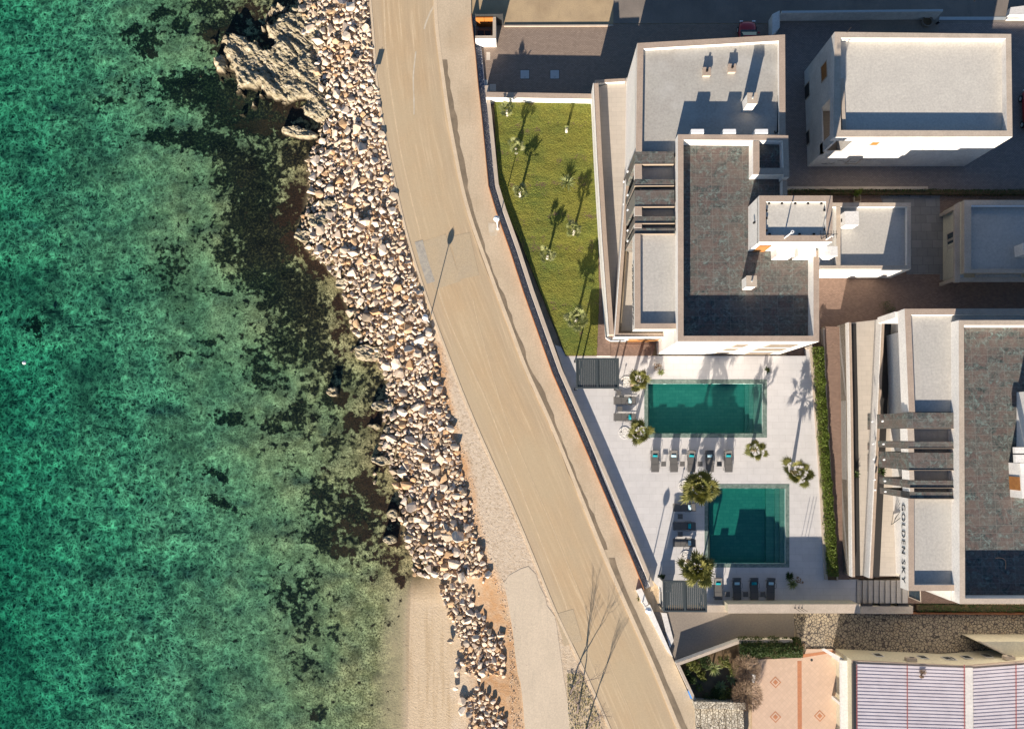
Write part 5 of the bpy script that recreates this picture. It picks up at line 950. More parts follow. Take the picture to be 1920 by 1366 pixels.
def towel(mat):
    t = thing('rolled_towel', 'x', 'towel'); mb = MB(); mb.prism([(-.22, -.15), (.22, -.15), (.22, .15), (-.22, .15)], 0, .05); mb.build('folded_layer', mat, t, local=True); mb = MB(); mb.tube([(-.2, .02, .1), (.2, .02, .1)], .062, 10); mb.build('roll', mat, t, smooth=True, local=True); return t
def side_table():
    t = thing('side_table', 'x', 'table'); mb = MB(); mb.box(-.22, -.22, .38, .22, .22, .4); mb.build('tabletop', 'sling_fabric', t, local=True)
    for a in (-1, 1):
        for b in (-1, 1): mb = MB(); mb.tube([(a*.2, b*.2, .38), (a*.2, b*.2, 0)], .015, 6); mb.build('leg', 'dark_metal', t, local=True)
    return t
LOUN, TOWT, TOWW, TABL = lounger(), towel('teal_towel'), towel('white_towel'), side_table(); used = set()
def put(src, x, y, z, rz, label, group):
    o = src if src.name not in used else copy_tree(src); used.add(src.name); o.location = (x, y, z); o.rotation_euler = (0, 0, rz); tag(o, label, None, group); return o
def set_lounger(u, v, rz, which, where, col):
    x, y = W(u, v, DZ); j = random.Random(u*7+v).uniform(-.03, .03); put(LOUN, x, y, DZ, rz+j, f'{which} sun lounger {where}', 'sun loungers on the pool deck')
    d = Vector((-math.sin(rz+j), math.cos(rz+j)))*.52; put(TOWT if col == 't' else TOWW, x+d.x, y+d.y, DZ+.42, rz+j, ('teal' if col == 't' else 'pale')+f' towel on {which} lounger {where}', 'folded towels on the sun loungers')
ordn = ['first', 'second', 'third', 'fourth', 'fifth']
for i, (u, c) in enumerate(zip((1227,1262,1295,1329,1364), 'twtwt')): set_lounger(u, 864, 0, ordn[i], 'of the row between the pools, counted from the sea', c)
for i, (u, c) in enumerate(zip((1345,1380,1412,1443), 'twtw')): set_lounger(u, 1102, 0, ordn[i], 'of the row below the lower pool', c)
for i, (v, c) in enumerate(zip((950,985,1016), 'wtw')): set_lounger(1281, v, -math.pi/2, ordn[i], 'in the column left of the lower pool', c)
for i, (v, c) in enumerate(zip((751,782), 'wt')): set_lounger(1170, v, -math.pi/2, ['upper', 'lower'][i], 'left of the long upper pool', c)
for lst, wh_ in (([(1243,869),(1278,869),(1311,869),(1347,869)], 'in the row of five loungers between the pools'), ([(1362,1112),(1396,1112),(1428,1112)], 'in the row of four loungers below the lower pool'), ([(1274,967),(1274,1000)], 'in the lounger column left of the lower pool'), ([(1161,766),(1159,737)], 'by the loungers left of the long pool')):
    for i, (u, v) in enumerate(lst): put(TABL, *W(u, v, DZ), DZ, 0, f'{ordn[i]} square dark side table {wh_}', 'side tables between loungers')
# ---- louvred pergolas
def pergola(label, px, z, n, hw=.076):
    P = WL(px, z); x0, y1 = P[0]; x1, y0 = P[2][0], P[2][1]; t = thing('louvred_pergola', label, 'pergola', ((x0+x1)/2, (y0+y1)/2, DZ), 0, 'louvred pergolas'); mb = MB(); w = .14
    mb.box(x0, y0, z-.25, x1, y0+w, z); mb.box(x0, y1-w, z-.25, x1, y1, z); mb.box(x0, y0+w, z-.25, x0+w, y1-w, z); mb.box(x1-w, y0+w, z-.25, x1, y1-w, z); xm = (x0+x1)/2; mb.box(xm-.09, y0+w, z-.25, xm+.09, y1-w, z-.002); mb.build('roof_frame', 'louver_metal', t); mb = MB()
    for a, b in ((x0+w, xm-.09), (xm+.09, x1-w)):
        k = int((b-a)/.155)
        for i in range(k): x = a+(i+.5)*(b-a)/k; mb.obox((x, (y0+y1)/2, z-.08), (math.cos(.35), 0, math.sin(.35)), (0, 1, 0), (-math.sin(.35), 0, math.cos(.35)), hw, (y1-y0)/2-w, .008)
    mb.build('louvres', 'louver_metal', t)
    for x in (x0+.02, x1-.14):
        for y in (y0+.02, y1-.14): mb = MB(); mb.box(x, y, DZ, x+.12, y+.12, z-.25); p = mb.build('post', 'louver_metal', t); mb = MB(); mb.box(x-.06, y-.06, DZ+.001, x+.18, y+.18, DZ+.015); mb.build('foot_plate', 'dark_metal', p)
    mb = MB(); mb.box(x0+.16, y1-.1, z-.4, x1-.16, y1-.06, z-.26); mb.build('blind_box', 'dark_metal', t); return t, (x0, y0, x1, y1)
pergola('dark louvred pergola at the upper left deck corner next to the lawn', [(1080,671),(1161,671),(1161,728),(1080,728)], DZ+2.5, 20, .081)
pg2, (gx0, gy0, gx1, gy1) = pergola('dark louvred pergola at the lower left deck corner with a palm over its edge', [(1243,1088),(1326,1088),(1326,1147),(1243,1147)], DZ+2.6, 20)
mb = MB(); mb.box(gx0+.15, gy0+.1, DZ, gx0+.2, gy1-.2, DZ+2.2); mb.build('side_blind', 'white_render', pg2)
bx0, by0 = W(1236, 1130, DZ); t = thing('outdoor_counter', 'white counter block half hidden under the lower pergola', 'counter', (*W(1246, 1118, DZ), DZ)); mb = MB(); mb.box(-.5, -.55, 0, .3, .55, .9); mb.build('body', 'white_render', t, local=True); mb = MB(); mb.box(-.53, -.58, .902, .33, .58, .95); mb.build('worktop', 'dark_metal', t, local=True)
# ---- lamps
def street_lamp(label, u, v, z, h):
    t = thing('street_lamp', label, 'street lamp', (*W(u, v, z), z), 0, 'white globe lamps'); mb = MB(); mb.tube([(0, 0, 0), (0, 0, .5), (0, 0, h-.2)], [.07, .05, .04], 10); mb.build('pole', 'white_metal', t, smooth=True, local=True); mb = MB(); mb.tube([(0, 0, 0), (0, 0, .06)], .14, 12); mb.build('base_plate', 'white_metal', t, local=True)
    mb = MB(); R = .29; mb.lathe((0, 0, h), [(.02, -R*.85), (R*.55, -R*.72), (R*.9, -R*.35), (R, 0), (R*.88, R*.42), (R*.55, R*.75), (.01, R*.9)], 20); mb.build('globe', 'lamp_glass', t, smooth=True, local=True); mb = MB(); mb.lathe((0, 0, h), [(.09, R*.80), (.05, R*.95), (.01, R*1.15)], 10); mb.build('finial', 'white_metal', t, local=True); return t
street_lamp('white globe street lamp on the promenade beside the lawn', 933.5, 429, .1, 3.6)
street_lamp('white globe street lamp among boulders at the sea side of the road', 806, 605, -.6, 3.5)
street_lamp('white globe street lamp at the lower end of the promenade, by the driveway', 1204, 1127, .1, 3.7)
t = thing('road_sign', 'small square road sign on a thin pole between boulders and road', 'sign', (*W(699.5,163,-.4), -.4)); mb = MB(); mb.tube([(0,0,0),(0,0,1.75)], .03, 6); mb.build('pole', 'hatch_steel', t, local=True); mb = MB(); mb.box(-.27, -.05, 1.15, .27, -.031, 1.7); mb.build('panel', 'hatch_steel', t, local=True)
# little white planter walls by the lower lamp
mb = MB(); mb.prism(WL([(1193,1106),(1203,1102),(1216,1132),(1208,1137)], .5), 0, .45, 0, 0); mb.prism(WL([(1208,1138),(1219,1133),(1262,1232),(1252,1222)], .4), 0, .35, 0, 0); tag(mb.build('planter_wall', 'white_render'), 'low white planter wall at the promenade end beside the driveway', 'wall')
shrub('planter_plant', 'tiny green plant in the white planter next to the lower street lamp', *W(1196,1122,.1), .1, .2, .3, 120, 'garden_leaf', .04)
for k, q in enumerate([[(1240,1148),(1250,1149),(1263,1200),(1256,1215)]]): sheet('steps_strip', WL(q, .15), .15, 'white_old', t=.15)
# ---- south boundary wall, steps, hedge
t = thing('south_wall', 'tall beige boundary wall along the lower edge of the pool deck', 'wall'); mb = MB(); mb.prism(WL([(1324,1134),(1364,1134),(1364,1147),(1324,1147)], 1.1), 0, 1.1, 0, 1); mb.build('low_run', ['white_render', 'limestone_cap'], t)
mb = MB(); mb.prism(WL([(1366,1133),(1612,1133),(1612,1148),(1366,1148)], DZ+1.95), 0, DZ+1.9, 0, 0); mb.build('tall_run', 'cream_render', t); mb = MB(); mb.prism(WL([(1365,1132),(1613,1132),(1613,1149),(1365,1149)], DZ+1.95), DZ+1.903, DZ+1.97, 0, 0); mb.build('coping', 'limestone_cap', t)
t = thing('east_wall', 'lower beige boundary wall beside the stone stairs', 'wall'); mb = MB(); mb.prism(WL([(1614,1136),(1712,1136),(1712,1150),(1614,1150)], 1.3), 0, 1.3, 0, 1); mb.build('wall_body', ['cream_render', 'limestone_cap'], t)
for k in range(3): mb = MB(); mb.prism(WL([(1616+k*34,1131.5),(1636+k*34,1131.5),(1636+k*34,1135.5),(1616+k*34,1135.5)], 1.3), 1.0, 1.31); mb.build('planting_slot', 'dark_recess', t)
t = thing('stone_stairs', 'stone stairs rising from the pool deck to the right hotel', 'stairs', (*W(1650, 1105), 0))
for k in range(9): mb = MB(); u = 1607+k*10.6; mb.prism(WL([(u,1087),(u+10.3,1087),(u+10.3,1130),(u,1130)], .6+.13*k), 0, .62+.13*k, 1, 0); mb.build('tread', ['terrace_tile', 'drain_strip'], t)
sheet('stair_landing', WL([(1702,1087),(1810,1087),(1810,1131),(1702,1131)], 1.0), .9, 'brown_pavers', t=.9)
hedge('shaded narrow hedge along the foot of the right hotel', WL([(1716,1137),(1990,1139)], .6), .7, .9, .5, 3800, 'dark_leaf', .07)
mb = MB(); a = WL([(1684,1147.5),(2000,1149)], .55); mb.prism([a[0], a[1], (a[1][0], a[1][1]-.15), (a[0][0], a[0][1]-.15)], 0, .55); tag(mb.build('edging_wall', 'rust_steel'), 'low rust orange edging wall below the shaded hedge', 'wall')
hl = WL([(1536,650),(1540,720),(1545,800),(1550,880),(1556,960),(1561,1030),(1564,1080)], 1.2); hedge('bright green leafy hedge beside the pool deck', hl, .95, .95, .55, 15000, 'hedge_leaf', .075)
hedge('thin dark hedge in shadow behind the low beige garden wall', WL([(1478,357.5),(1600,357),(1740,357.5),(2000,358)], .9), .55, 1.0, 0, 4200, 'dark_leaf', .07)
shrub('potted_shrub', 'bright green shrub in a pot in front of the thin shaded hedge', *W(1609,360,.9), .3, .5, .8, 420, 'hedge_leaf', .07)
t = thing('plant_pot', 'square cream pot under the bright green shrub', 'pot', (*W(1608,372,.6), 0)); mb = MB(); mb.add([(-.22,-.22,0),(.22,-.22,0),(.22,.22,0),(-.22,.22,0),(-.32,-.32,.6),(.32,-.32,.6),(.32,.32,.6),(-.32,.32,.6)], [(0,3,2,1),(4,5,6,7),(0,1,5,4),(1,2,6,5),(2,3,7,6),(3,0,4,7)]); mb.build('pot_body', 'limestone_cap', t, local=True); mb = MB(); mb.box(-.27,-.27,.601,.27,.27,.61); mb.build('soil', 'soil', t, local=True)
shrub('dark_shrub', 'dark leafless shrub in the shade above the right hotel', *W(1664,574,.6), 0, .95, 1.0, 500, 'dark_leaf', .05)
# ------------------------------------------------------------------ right hotel
rh = thing('hotel_building', 'white hotel with slate terrace and dark rooftop lettering on its sea side', 'hotel', (*W(1850, 860), 0))
tx = W(1797.5, 700, ZT)[0]; FE = 2330
block('roof_slab', [(1697,579),(1797,578.5),(1797,772),(1705,772)], ZP, 8.45, ZR, rh, ('white_render', 'roof_screed_pale'))
block('rear_wall', [(1760,578.8),(FE,577),(FE,599.5),(1797.2,599.5),(1797.2,600),(1760,600)], ZP, 0, ZR-.02, rh, ('white_render', 'roof_screed_pale'))
strip('parapet', [(1704,772),(1696,578.7),(FE,577)], ZP, .5, ZR-.3, rh)
block('wall', [(1797,600),(FE,600),(FE,1132),(1799,1132)], ZT, 0, ZS, rh, ('white_render', 'slate_tile'))
strip('parapet', [(FE,1131.5),(1799.5,1131.5),(1797.5,600),(FE,600)], ZT, .42, ZS-.3, rh, ('white_render', 'limestone_cap'))
block('roof_slab', [(1703,934),(1799,934),(1799,1107),(1703,1107)], ZP, 8.45, ZR, rh, ('white_render', 'roof_screed_pale'))
strip('parapet', [(1797,1107),(1703.5,1107),(1703,934)], ZP, .46, 8.44, rh)
yA, yB, yC = W(1750, 772, ZP)[1], W(1750, 934, ZP)[1], W(1750, 1105, ZP)[1]; fx = W(1703.5, 850, ZP)[0]; xin2 = fx+2.1
mb = MB(); mb.box(xin2, yC, 0, tx-.01, W(1697,600,ZP)[1]-.3, 8.44, 0, 1); mb.build('recessed_wall', ['white_render', 'roof_screed'], rh); mb = MB(); mb.box(xin2-.3, yC+.1, 6.6, xin2-.001, yB, 6.9); mb.build('upper_wall', 'white_render', rh)
block('recess_slab', [(1713,772.5),(1796.5,772.5),(1796.5,933),(1713,933)], ZP, 8.7, 9.0, rh, ('white_render', 'roof_screed'))
for k, (v0, v1) in enumerate([(773,802.5),(827,840),(848,881),(900,914),(922,934.5)]):
    yy1, yy0 = W(1750, v0, ZP)[1], W(1750, v1, ZP)[1]; mb = MB(); mb.prism([(fx, yy0+.012), (xin2+.1, yy0+.012), (xin2+.1, yy1-.012), (fx, yy1-.012)], [4.3, 3.9, 3.9, 4.3], ZP-.02*k-.005); mb.box(xin2+.1, yy0+.012, 3.9, tx-.015, yy1-.012, ZP-.02*k-.005); f = mb.build('slate_fin', 'slate_tile', rh); mb = MB(); mb.box(fx, yy0-.03, ZP-.3, tx-.02, yy0+.01, ZP+.01); mb.build('fin_edge', 'light_fin', f)
    for zz in (5.6, 3.6): mb = MB(); mb.tube([(fx-.14, (yy0+yy1)/2, zz), (fx-.14, (yy0+yy1)/2, zz+.16)], .08, 10); mb.build('wall_lamp', 'lamp_glass', f)
for (v0, v1) in [(773,802),(827,840),(848,880),(900,913),(922,934)]:
    mb = MB(); mb.prism(WL([(1627,v0+3),(1644,v0+3),(1644,v1+3),(1627,v1+3)], 1.85), 1.7, 1.83); mb.build('stone_band', 'slate_tile', rh)
for (v0, v1) in [(803,826.5),(841,847.5),(881.5,899.5),(914.5,921.5)]:
    yy1, yy0 = W(1750, v0, ZP)[1], W(1750, v1, ZP)[1]; mb = MB(); mb.box(fx+.01, yy0, 8.5, W(1714, v0, ZP)[0], yy1, ZP-.03, 0, 1); mb.build('bridge_beam', ['white_render', 'limestone_cap'], rh)
for k in range(5): y0 = yA-1.6-k*3.2; window_w(rh, y0-1.2, y0, 4.4, 6.4, xin2)
e0_ = Vector((*W(1703, 934, ZP), 0)); e1_ = Vector((*W(1703.5, 1107, ZP), 0)); gd = (e1_-e0_).normalized(); gn = Vector((gd.y, -gd.x, 0)); gn = gn if gn.x < 0 else -gn
mt = Matrix((gd, (0, 0, 1), gn)).transposed().to_4x4()
for word, va, vb in (('GOLDEN', 946, 1040), ('SKY', 1052, 1095)):
    sc = bpy.data.curves.new('sign_lettering', 'FONT'); sc.body = word; sc.size = 0.86; sc.extrude = .008; sc.space_character = 1.3; tmp = bpy.data.objects.new('tmp_text', sc); C.objects.link(tmp); sc.materials.append(M['white_letters_dark'])
    bpy.context.view_layer.update(); dg = bpy.context.evaluated_depsgraph_get(); ln = tmp.dimensions.x; tm_ = bpy.data.meshes.new_from_object(tmp.evaluated_get(dg)); bpy.data.objects.remove(tmp)
    pa, pb = (e0_.lerp(e1_, (v_-934)/173) for v_ in (va, vb)); p0 = pa+gn*.03; want = (pb-pa).length; so_ = bpy.data.objects.new('sign_lettering', tm_); C.objects.link(so_); so_.parent = rh
    so_.matrix_local = Matrix.Translation(Vector((p0.x, p0.y, 8.74))-rh.location) @ mt @ Matrix.Diagonal((want/ln, 1, 1, 1))
    if not tm_.materials: tm_.materials.append(M['white_letters_dark'])
# terraces of the right hotel
rt = thing('garden_terrace', 'lower terrace with bright white parapet beside the brown path of the right hotel', 'terrace', (*W(1610, 850), 0))
A2 = WL([(1590,604),(1593,750),(1595,900),(1597,1081)], 2.6); B2 = WL([(1652,596),(1645,750),(1638,900),(1629,1083)], 3.1)
mb = MB(); mb.prism(A2+[(p[0]-.02, p[1]) for p in B2[::-1]], 0, 1.8, 0, 1); mb.build('terrace_floor', ['white_render', 'terrace_tile'], rt)
mb = MB(); mb.prism(offs(A2, -.004)+offs(A2, -.06)[::-1], 1.95, 2.6); mb.build('parapet', 'white_render', rt); mb = MB(); mb.prism(offs(A2, .0)+offs(A2, -.05)[::-1], .63, 1.948); mb.build('stone_base', 'drain_strip', rt); mb = MB(); mb.prism(offs(A2, -.061)+offs(A2, -.3)[::-1], 1.3, 2.58); mb.build('parapet_stone', 'travertine', rt)
mb = MB(); mb.prism(offs(A2, -.301)+offs(A2, -1.05)[::-1], 1.3, 1.84); mb.build('shade_trough', 'dark_recess', rt)  # plant trough, widened and coloured near black to stand for shade behind the parapet
ru = thing('upper_terrace', 'upper terrace with bright white parapet along the right hotel rooms', 'terrace', (*W(1660, 850), 0)); mb = MB(); mb.prism(B2+[(xin2+.3, B2[-1][1]), (xin2+.3, B2[0][1])], 0, 2.1, 0, 1); mb.build('terrace_floor', ['white_render', 'terrace_tile'], ru)
mb = MB(); mb.prism(offs(B2, 0)+offs(B2, -.08)[::-1], 1.81, 3.1); mb.build('parapet', 'white_render', ru); mb = MB(); mb.prism(offs(B2, -.101)+offs(B2, -.35)[::-1], 1.81, 3.06); mb.build('parapet_stone', 'travertine', ru)
mb = MB(); mb.prism(offs(B2, -.351)+offs(B2, -1.35)[::-1], 1.9, 2.14); mb.build('shade_trough', 'dark_recess', ru)  # upper plant trough, its dark colour also carries the shade beside the parapet
mb = MB(); mb.prism([(fx, W(1697,579,ZP)[1]-.02), (fx, W(1697,579,ZP)[1]-.55), (xin2+.02, W(1697,579,ZP)[1]-.55), (xin2+.02, W(1697,579,ZP)[1]-.02)], 5.2, 8.44); mb.build('end_wall', 'white_render', ru)
for i, (u, v, z) in enumerate([(1603,888,1.95),(1652,884,2.3)]): rosette('spiky_plant', ['dark spiky plant in the lower trough of the right hotel', 'dark spiky plant in the upper trough of the right hotel'][i], *W(u, v, z), z, .6, 26, 'dark_leaf', .1, 1.2, .05, 30+i)
x, y = W(1680, 985, 3); t = thing('folded_parasol', 'folded dark frame leaning on the upper terrace of the right hotel', 'parasol', (x, y, 2.12)); mb = MB(); mb.tube([(0, 0, 0), (.1, .9, 1.9)], .03, 6); mb.build('pole', 'dark_metal', t, local=True); mb = MB()
for k in range(6): mb.tube([(.02*k, .2+.08*k, .5), (-.25+.1*k, .9+.12*k, 1.6)], .015, 5)
mb.build('ribs', 'dark_metal', t, local=True)
# hut on the right roof
ht_ = thing('roof_hut', 'white stair hut on the slate terrace at the right picture edge', 'hut', (*W(1960, 840), ZS)); 
mb = MB(); mb.prism(WL([(1953,731),(2100,731),(2100,838),(1953,838)], ZH), ZS, ZH, 0, 1); mb.build('wall', ['white_render', 'roof_membrane'], ht_)
mb = MB(); x0_, y1_ = W(1903, 838, 11.2); x1_, y0_ = W(1990, 867, 11.2); mb.box(x0_, y0_, 10.9, x1_, y0_+.62, 11.2); mb.box(x0_, y0_+.72, 10.9, x1_, y1_, 11.2); mb.build('canopy', 'white_render', ht_)
mb = MB(); x0_, y1_ = W(1913, 868, 10.9); mb.box(x0_, W(1913, 934, 10.9)[1], ZS, x0_+6, y1_, 10.89); w_ = mb.build('side_room', 'white_render', ht_); mb = MB(); mb.box(x0_-.04, W(1913, 918, 10)[1], ZS+.01, x0_-.001, W(1913, 893, 10)[1], ZS+1.4); mb.build('door', 'wood', w_)
mb = MB(); q = [(1867,1046),(1872,1045),(1880,1046),(1885,1050),(1886,1058),(1885,1066)]; mb.tube([(*W(u, v, ZS+.03), ZS+.03) for u, v in q], .03, 6); tag(mb.build('hose', 'pink_cloth'), 'thin pinkish hose lying on the shaded slate terrace', 'hose')
# ------------------------------------------------------------------ cars
def car(label, x, y, rz):
    t = thing('parked_car', label, 'car', (x, y, .02), rz); L, w = 4.1, .85; mb = MB(); st = [(-2.05,.45,.62,.55),(-1.95,.3,.78,.74),(-1.2,.22,.85,.85),(.9,.22,.85,.88),(1.75,.28,.80,.80),(2.05,.45,.62,.6)]
    vs = []; 
    for yy, zb, ww, zt in st: vs += [(-ww, yy, zb), (ww, yy, zb), (ww*1.02, yy, (zb+zt)/2), (ww*.94, yy, zt), (-ww*.94, yy, zt), (-ww*1.02, yy, (zb+zt)/2)]
    fs = [(i*6+k, i*6+(k+1) % 6, (i+1)*6+(k+1) % 6, (i+1)*6+k) for i in range(5) for k in range(6)]+[(5, 4, 3, 2, 1, 0), (30, 31, 32, 33, 34, 35)]; mb.add(vs, fs); b = mb.build('body', 'red_paint', t, smooth=True, local=True); b.modifiers.new('s', 'SUBSURF').levels = 2; b.modifiers['s'].render_levels = 2
    cab = MB(); lv = [(.86, .76, -1.75, 1.05), (1.1, .70, -1.5, .7), (1.38, .6, -1.1, .2)]; vs = []
    for z, ww, ya, yb in lv: vs += [(-ww, ya, z), (ww, ya, z), (ww, yb, z), (-ww, yb, z)]
    cab.add(vs, [(i*4+k, i*4+(k+1) % 4, (i+1)*4+(k+1) % 4, (i+1)*4+k) for i in range(2) for k in range(4)]); cab.build('windows', 'window_glass', t, local=True); rf = MB(); rf.prism([(-.61, -1.12), (.61, -1.12), (.61, .22), (-.61, .22)], 1.36, 1.42); rf.build('roof', 'red_paint', t, local=True)
    for sx in (-1, 1):
        for yy in (-1.25, 1.3): mb = MB(); mb.tube([(sx*.68, yy, .31), (sx*.88, yy, .31)], .31, 18); wl_ = mb.build('wheel', 'rubber', t, local=True); mb = MB(); mb.tube([(sx*.881, yy, .31), (sx*.89, yy, .31)], .19, 12); mb.build('rim', 'hatch_steel', wl_, local=True)
        mb = MB(); mb.box(sx*.6-.15, 1.97, .58, sx*.6+.15, 2.06, .7); mb.build('headlight', 'lamp_glass', t, local=True); mb = MB(); mb.box(min(sx*.88, sx*1.03), .65, .9, max(sx*.88, sx*1.03), .75, 1.02); mb.build('mirror', 'red_paint', t, local=True)
    return t
x, y = W(1398, 47); car('dark red car parked in shade behind the pale hotel roof', x, y-2.0, 0); x, y = W(1911, 175); car('bright red car cut by the right picture edge beside the white house', x+.75, y-2.0, 0)
# ------------------------------------------------------------------ cream house, patio, garden
ch = thing('cream_house', 'long cream single storey house with corrugated metal roof', 'house', (*W(1750, 1290), 0)); Zc = 4.0
wall_px = [(1600,1239),(1812,1249),(1920,1240),(2300,1215),(2300,1800),(1606,1800)]
mb = MB(); mb.prism(WL(wall_px, Zc), 0, 3.7, 0, 0); mb.build('wall', 'cream_render', ch)
mb = MB(); e = WL([(1599,1238),(1812,1248),(1920,1239),(2300,1213)], Zc); mb.prism(e+offs(e, .22)[::-1], 3.703, 3.95); mb.build('eaves', 'travertine', ch)
def sheets(px, z, pitch, name, mat, tiltdeg):
    P = WL(px, z); mb = MB(); (ax, ay), (bx2, by2), (cx, cy), (dx, dy) = P; n = int(abs(ay-dy)/pitch)
    for i in range(n):
        t0, t1, t2 = i/n, (i+.45)/n, (i+1)/n
        def pt(t, e): 
            a = (ax+(dx-ax)*t, ay+(dy-ay)*t); b = (bx2+(cx-bx2)*t, by2+(cy-by2)*t); return [(a[0], a[1], z+e), (b[0], b[1], z+e)]
        r0, r1, r2, r3 = pt(t0, 0), pt(t0+.1/n, .05), pt(t1+.2/n, .05), pt(t1+.3/n, 0); r4 = pt(t2, 0)
        for q in ((r0, r1), (r1, r2), (r2, r3), (r3, r4)): mb.add([q[0][0], q[0][1], q[1][1], q[1][0]], [(3, 2, 1, 0)])
    return mb.build(name, mat, ch)
sheets([(1605,1243),(1809,1251),(1812,1800),(1609,1800)], 3.96, .285, 'roof_sheeting', 'roof_sheet', 0)
sheets([(1824,1252),(2300,1217),(2300,1800),(1828,1800)], 3.96, .285, 'roof_sheeting', 'roof_sheet_shade' if 'roof_sheet_shade' in M else 'roof_sheet', 0)
mb = MB()
for u in (1606.5, 1701, 1808, 1905): a = WL([(u, 1245), (u+1.5, 1800)], 4.06); mb.prism([(a[0][0]-.04, a[0][1]), (a[0][0]+.04, a[0][1]), (a[1][0]+.04, a[1][1]), (a[1][0]-.04, a[1][1])], 4.05, 4.075)
mb.build('roof_seam', 'roof_sheet_red', ch); mb = MB(); mb.prism(WL([(1810,1251),(1824,1251),(1828,1800),(1813,1800)], 4.0), 3.8, 4.0); mb.build('valley_gutter', 'white_old', ch)
mb = MB(); mb.prism(WL([(1599,1241),(1604,1241),(1608,1800),(1603,1800)], 4.0), 3.705, 4.06); mb.build('verge_board', 'dark_metal', ch)
for i, (u, v, w_) in enumerate([(1648,1222,12),(1732,1222,12),(1778,1223,12),(1815,1220,12),(1785,1239,14),(1853,1237,20)]):
    yN_ = W(1700, 1243, Zc)[1]; x, z = onY(u, v, yN_+.0); z = max(.8, min(2.9, z)); x = u and W(u, v, 1.9)[0]; wnd = MB(); yy = np.interp(x, [p[0] for p in e], [p[1] for p in e]); wnd.box(x-.35, yy-.02, 1.2, x+.35, yy+.03, 2.2); w0 = wnd.build('window', 'white_old', ch); wnd = MB(); wnd.box(x-.28, yy+.031, 1.27, x+.28, yy+.04, 2.13); wnd.build('pane', 'window_glass', w0)
for i, (u, v) in enumerate([(1709,1238),(1893,1235)]): x, y = W(u, v, 3.2); t = thing('wall_air_conditioner', ['cream air conditioner hanging on the cream house wall, nearer the patio', 'cream air conditioner hanging on the cream house wall, nearer the picture edge'][i], 'air conditioner', (x, y+.1, 2.8), 0, 'wall air conditioners'); mb = MB(); mb.box(-.42, -.15, 0, .42, .15, .55); mb.build('casing', 'limestone_cap', t, local=True); mb = MB(); mb.tube([(.1, .151, .28), (.1, .165, .28)], .2, 14); mb.build('fan_grille', 'dark_metal', t, local=True)
t = thing('cream_annex', 'cream side wing rising behind the long cream house', 'annex'); mb = MB(); mb.prism(WL([(1834,1202),(2200,1202),(2200,1230),(1905,1238)], 2.6), 0, 2.6, 0, 1); mb.build('wall', ['cream_render', 'cream_render'], t); mb = MB(); a = WL([(1833,1201),(1905,1237)], 2.65); mb.prism([a[0], a[1], (a[1][0]+.2, a[1][1]), (a[0][0]+.2, a[0][1])], 2.603, 2.7); mb.build('roof_edge', 'limestone_cap', t)
shrub('roof_weed', 'orange red dry plant lying on the corrugated roof', *W(1730,1262,4.2), 4.05, .45, .25, 260, 'dry_twig', .06)
sheet('patio', WL([(1410,1236),(1507,1232),(1512,1216),(1560,1216),(1604,1240),(1604,1700),(1410,1700)], .1), .1, 'patio_tile', t=.1)
sheet('patio_stripe', WL([(1495,1238),(1503,1238),(1505,1700),(1497,1700)], .1), .105, 'terracotta'); sheet('patio_border', WL([(1504,1226),(1562,1218),(1566,1222),(1506,1232)], .1), .106, 'terracotta')
for (u, v) in [(1454,1278),(1454,1343),(1537,1341)]:
    x, y = W(u, v, .1); P4 = lambda r: [(x+r, y), (x, y+r), (x-r, y), (x, y-r)]; sheet('patio_diamond', P4(.52), .105, 'terracotta'); sheet('patio_diamond', P4(.40), .109, 'patio_tile'); sheet('patio_diamond', P4(.24), .113, 'terracotta')
pf = thing('patio_pergola', 'white beam pergola between patio and cream house', 'pergola', (*W(1582, 1300), .1)); mb = MB(); Zp = 2.7
mb.prism(WL([(1575,1237),(1589,1238),(1594,1700),(1580,1700)], Zp), Zp-.2, Zp); mb.build('main_beam', 'white_render', pf); mb = MB(); mb.prism(WL([(1597,1240),(1602,1240),(1607,1700),(1602,1700)], Zp+.3), Zp, Zp+.3); mb.build('edge_beam', 'white_render', pf)
mb = MB(); a = W(1545, 1219, 1.2); b = W(1578, 1238, Zp); mb.prism(WL([(1540,1217),(1546,1215),(1583,1235),(1576,1240)], 1.9), 1.7, 1.9); mb.build('slanted_beam', 'white_render', pf)
for v in (1242, 1322, 1420): x, y = W(1579, v, Zp-.3); mb = MB(); mb.box(x-.02, y-.13, .1, x+.24, y+.13, Zp-.2); mb.build('post', 'white_render', pf)
x, y = W(1521, 1236); t = thing('floor_drain', 'small dark drain cover in the upper part of the peach patio', 'drain', (x, y, .106)); mb = MB(); mb.tube([(0,0,0),(0,0,.01)], .11, 14); mb.build('drain_cover', 'dark_metal', t, local=True)
# garden
sheet('garden_soil', WL([(1268,1238),(1376,1206),(1510,1206),(1508,1236),(1412,1240),(1412,1320),(1300,1320)], .1), .08, 'soil', t=.1)
gw = thing('garden_wall', 'angled cream wall around the planted garden below the driveway', 'wall'); mb = MB(); gp = WL([(1486,1199),(1388,1199.5),(1268,1243),(1303,1318)], .9); mb.prism(offs(gp, .0)+offs(gp, -.22)[::-1], 0, .85); mb.build('wall_run', 'white_render', gw); mb = MB(); mb.prism(offs(gp, .02)+offs(gp, -.24)[::-1], .853, .91); mb.build('coping', 'limestone_cap', gw)
hedge('dark green clipped hedge above the peach patio', WL([(1388,1219),(1440,1217),(1506,1218)], 1.2), 1.7, 1.35, .05, 6500, 'dark_leaf', .09)
rosette('yucca', 'star shaped pale yucca in the middle of the planted garden', *W(1338,1251,.6), .1, .85, 60, 'yucca_leaf', 0, 1.3, .045, 41, trunk=.5)
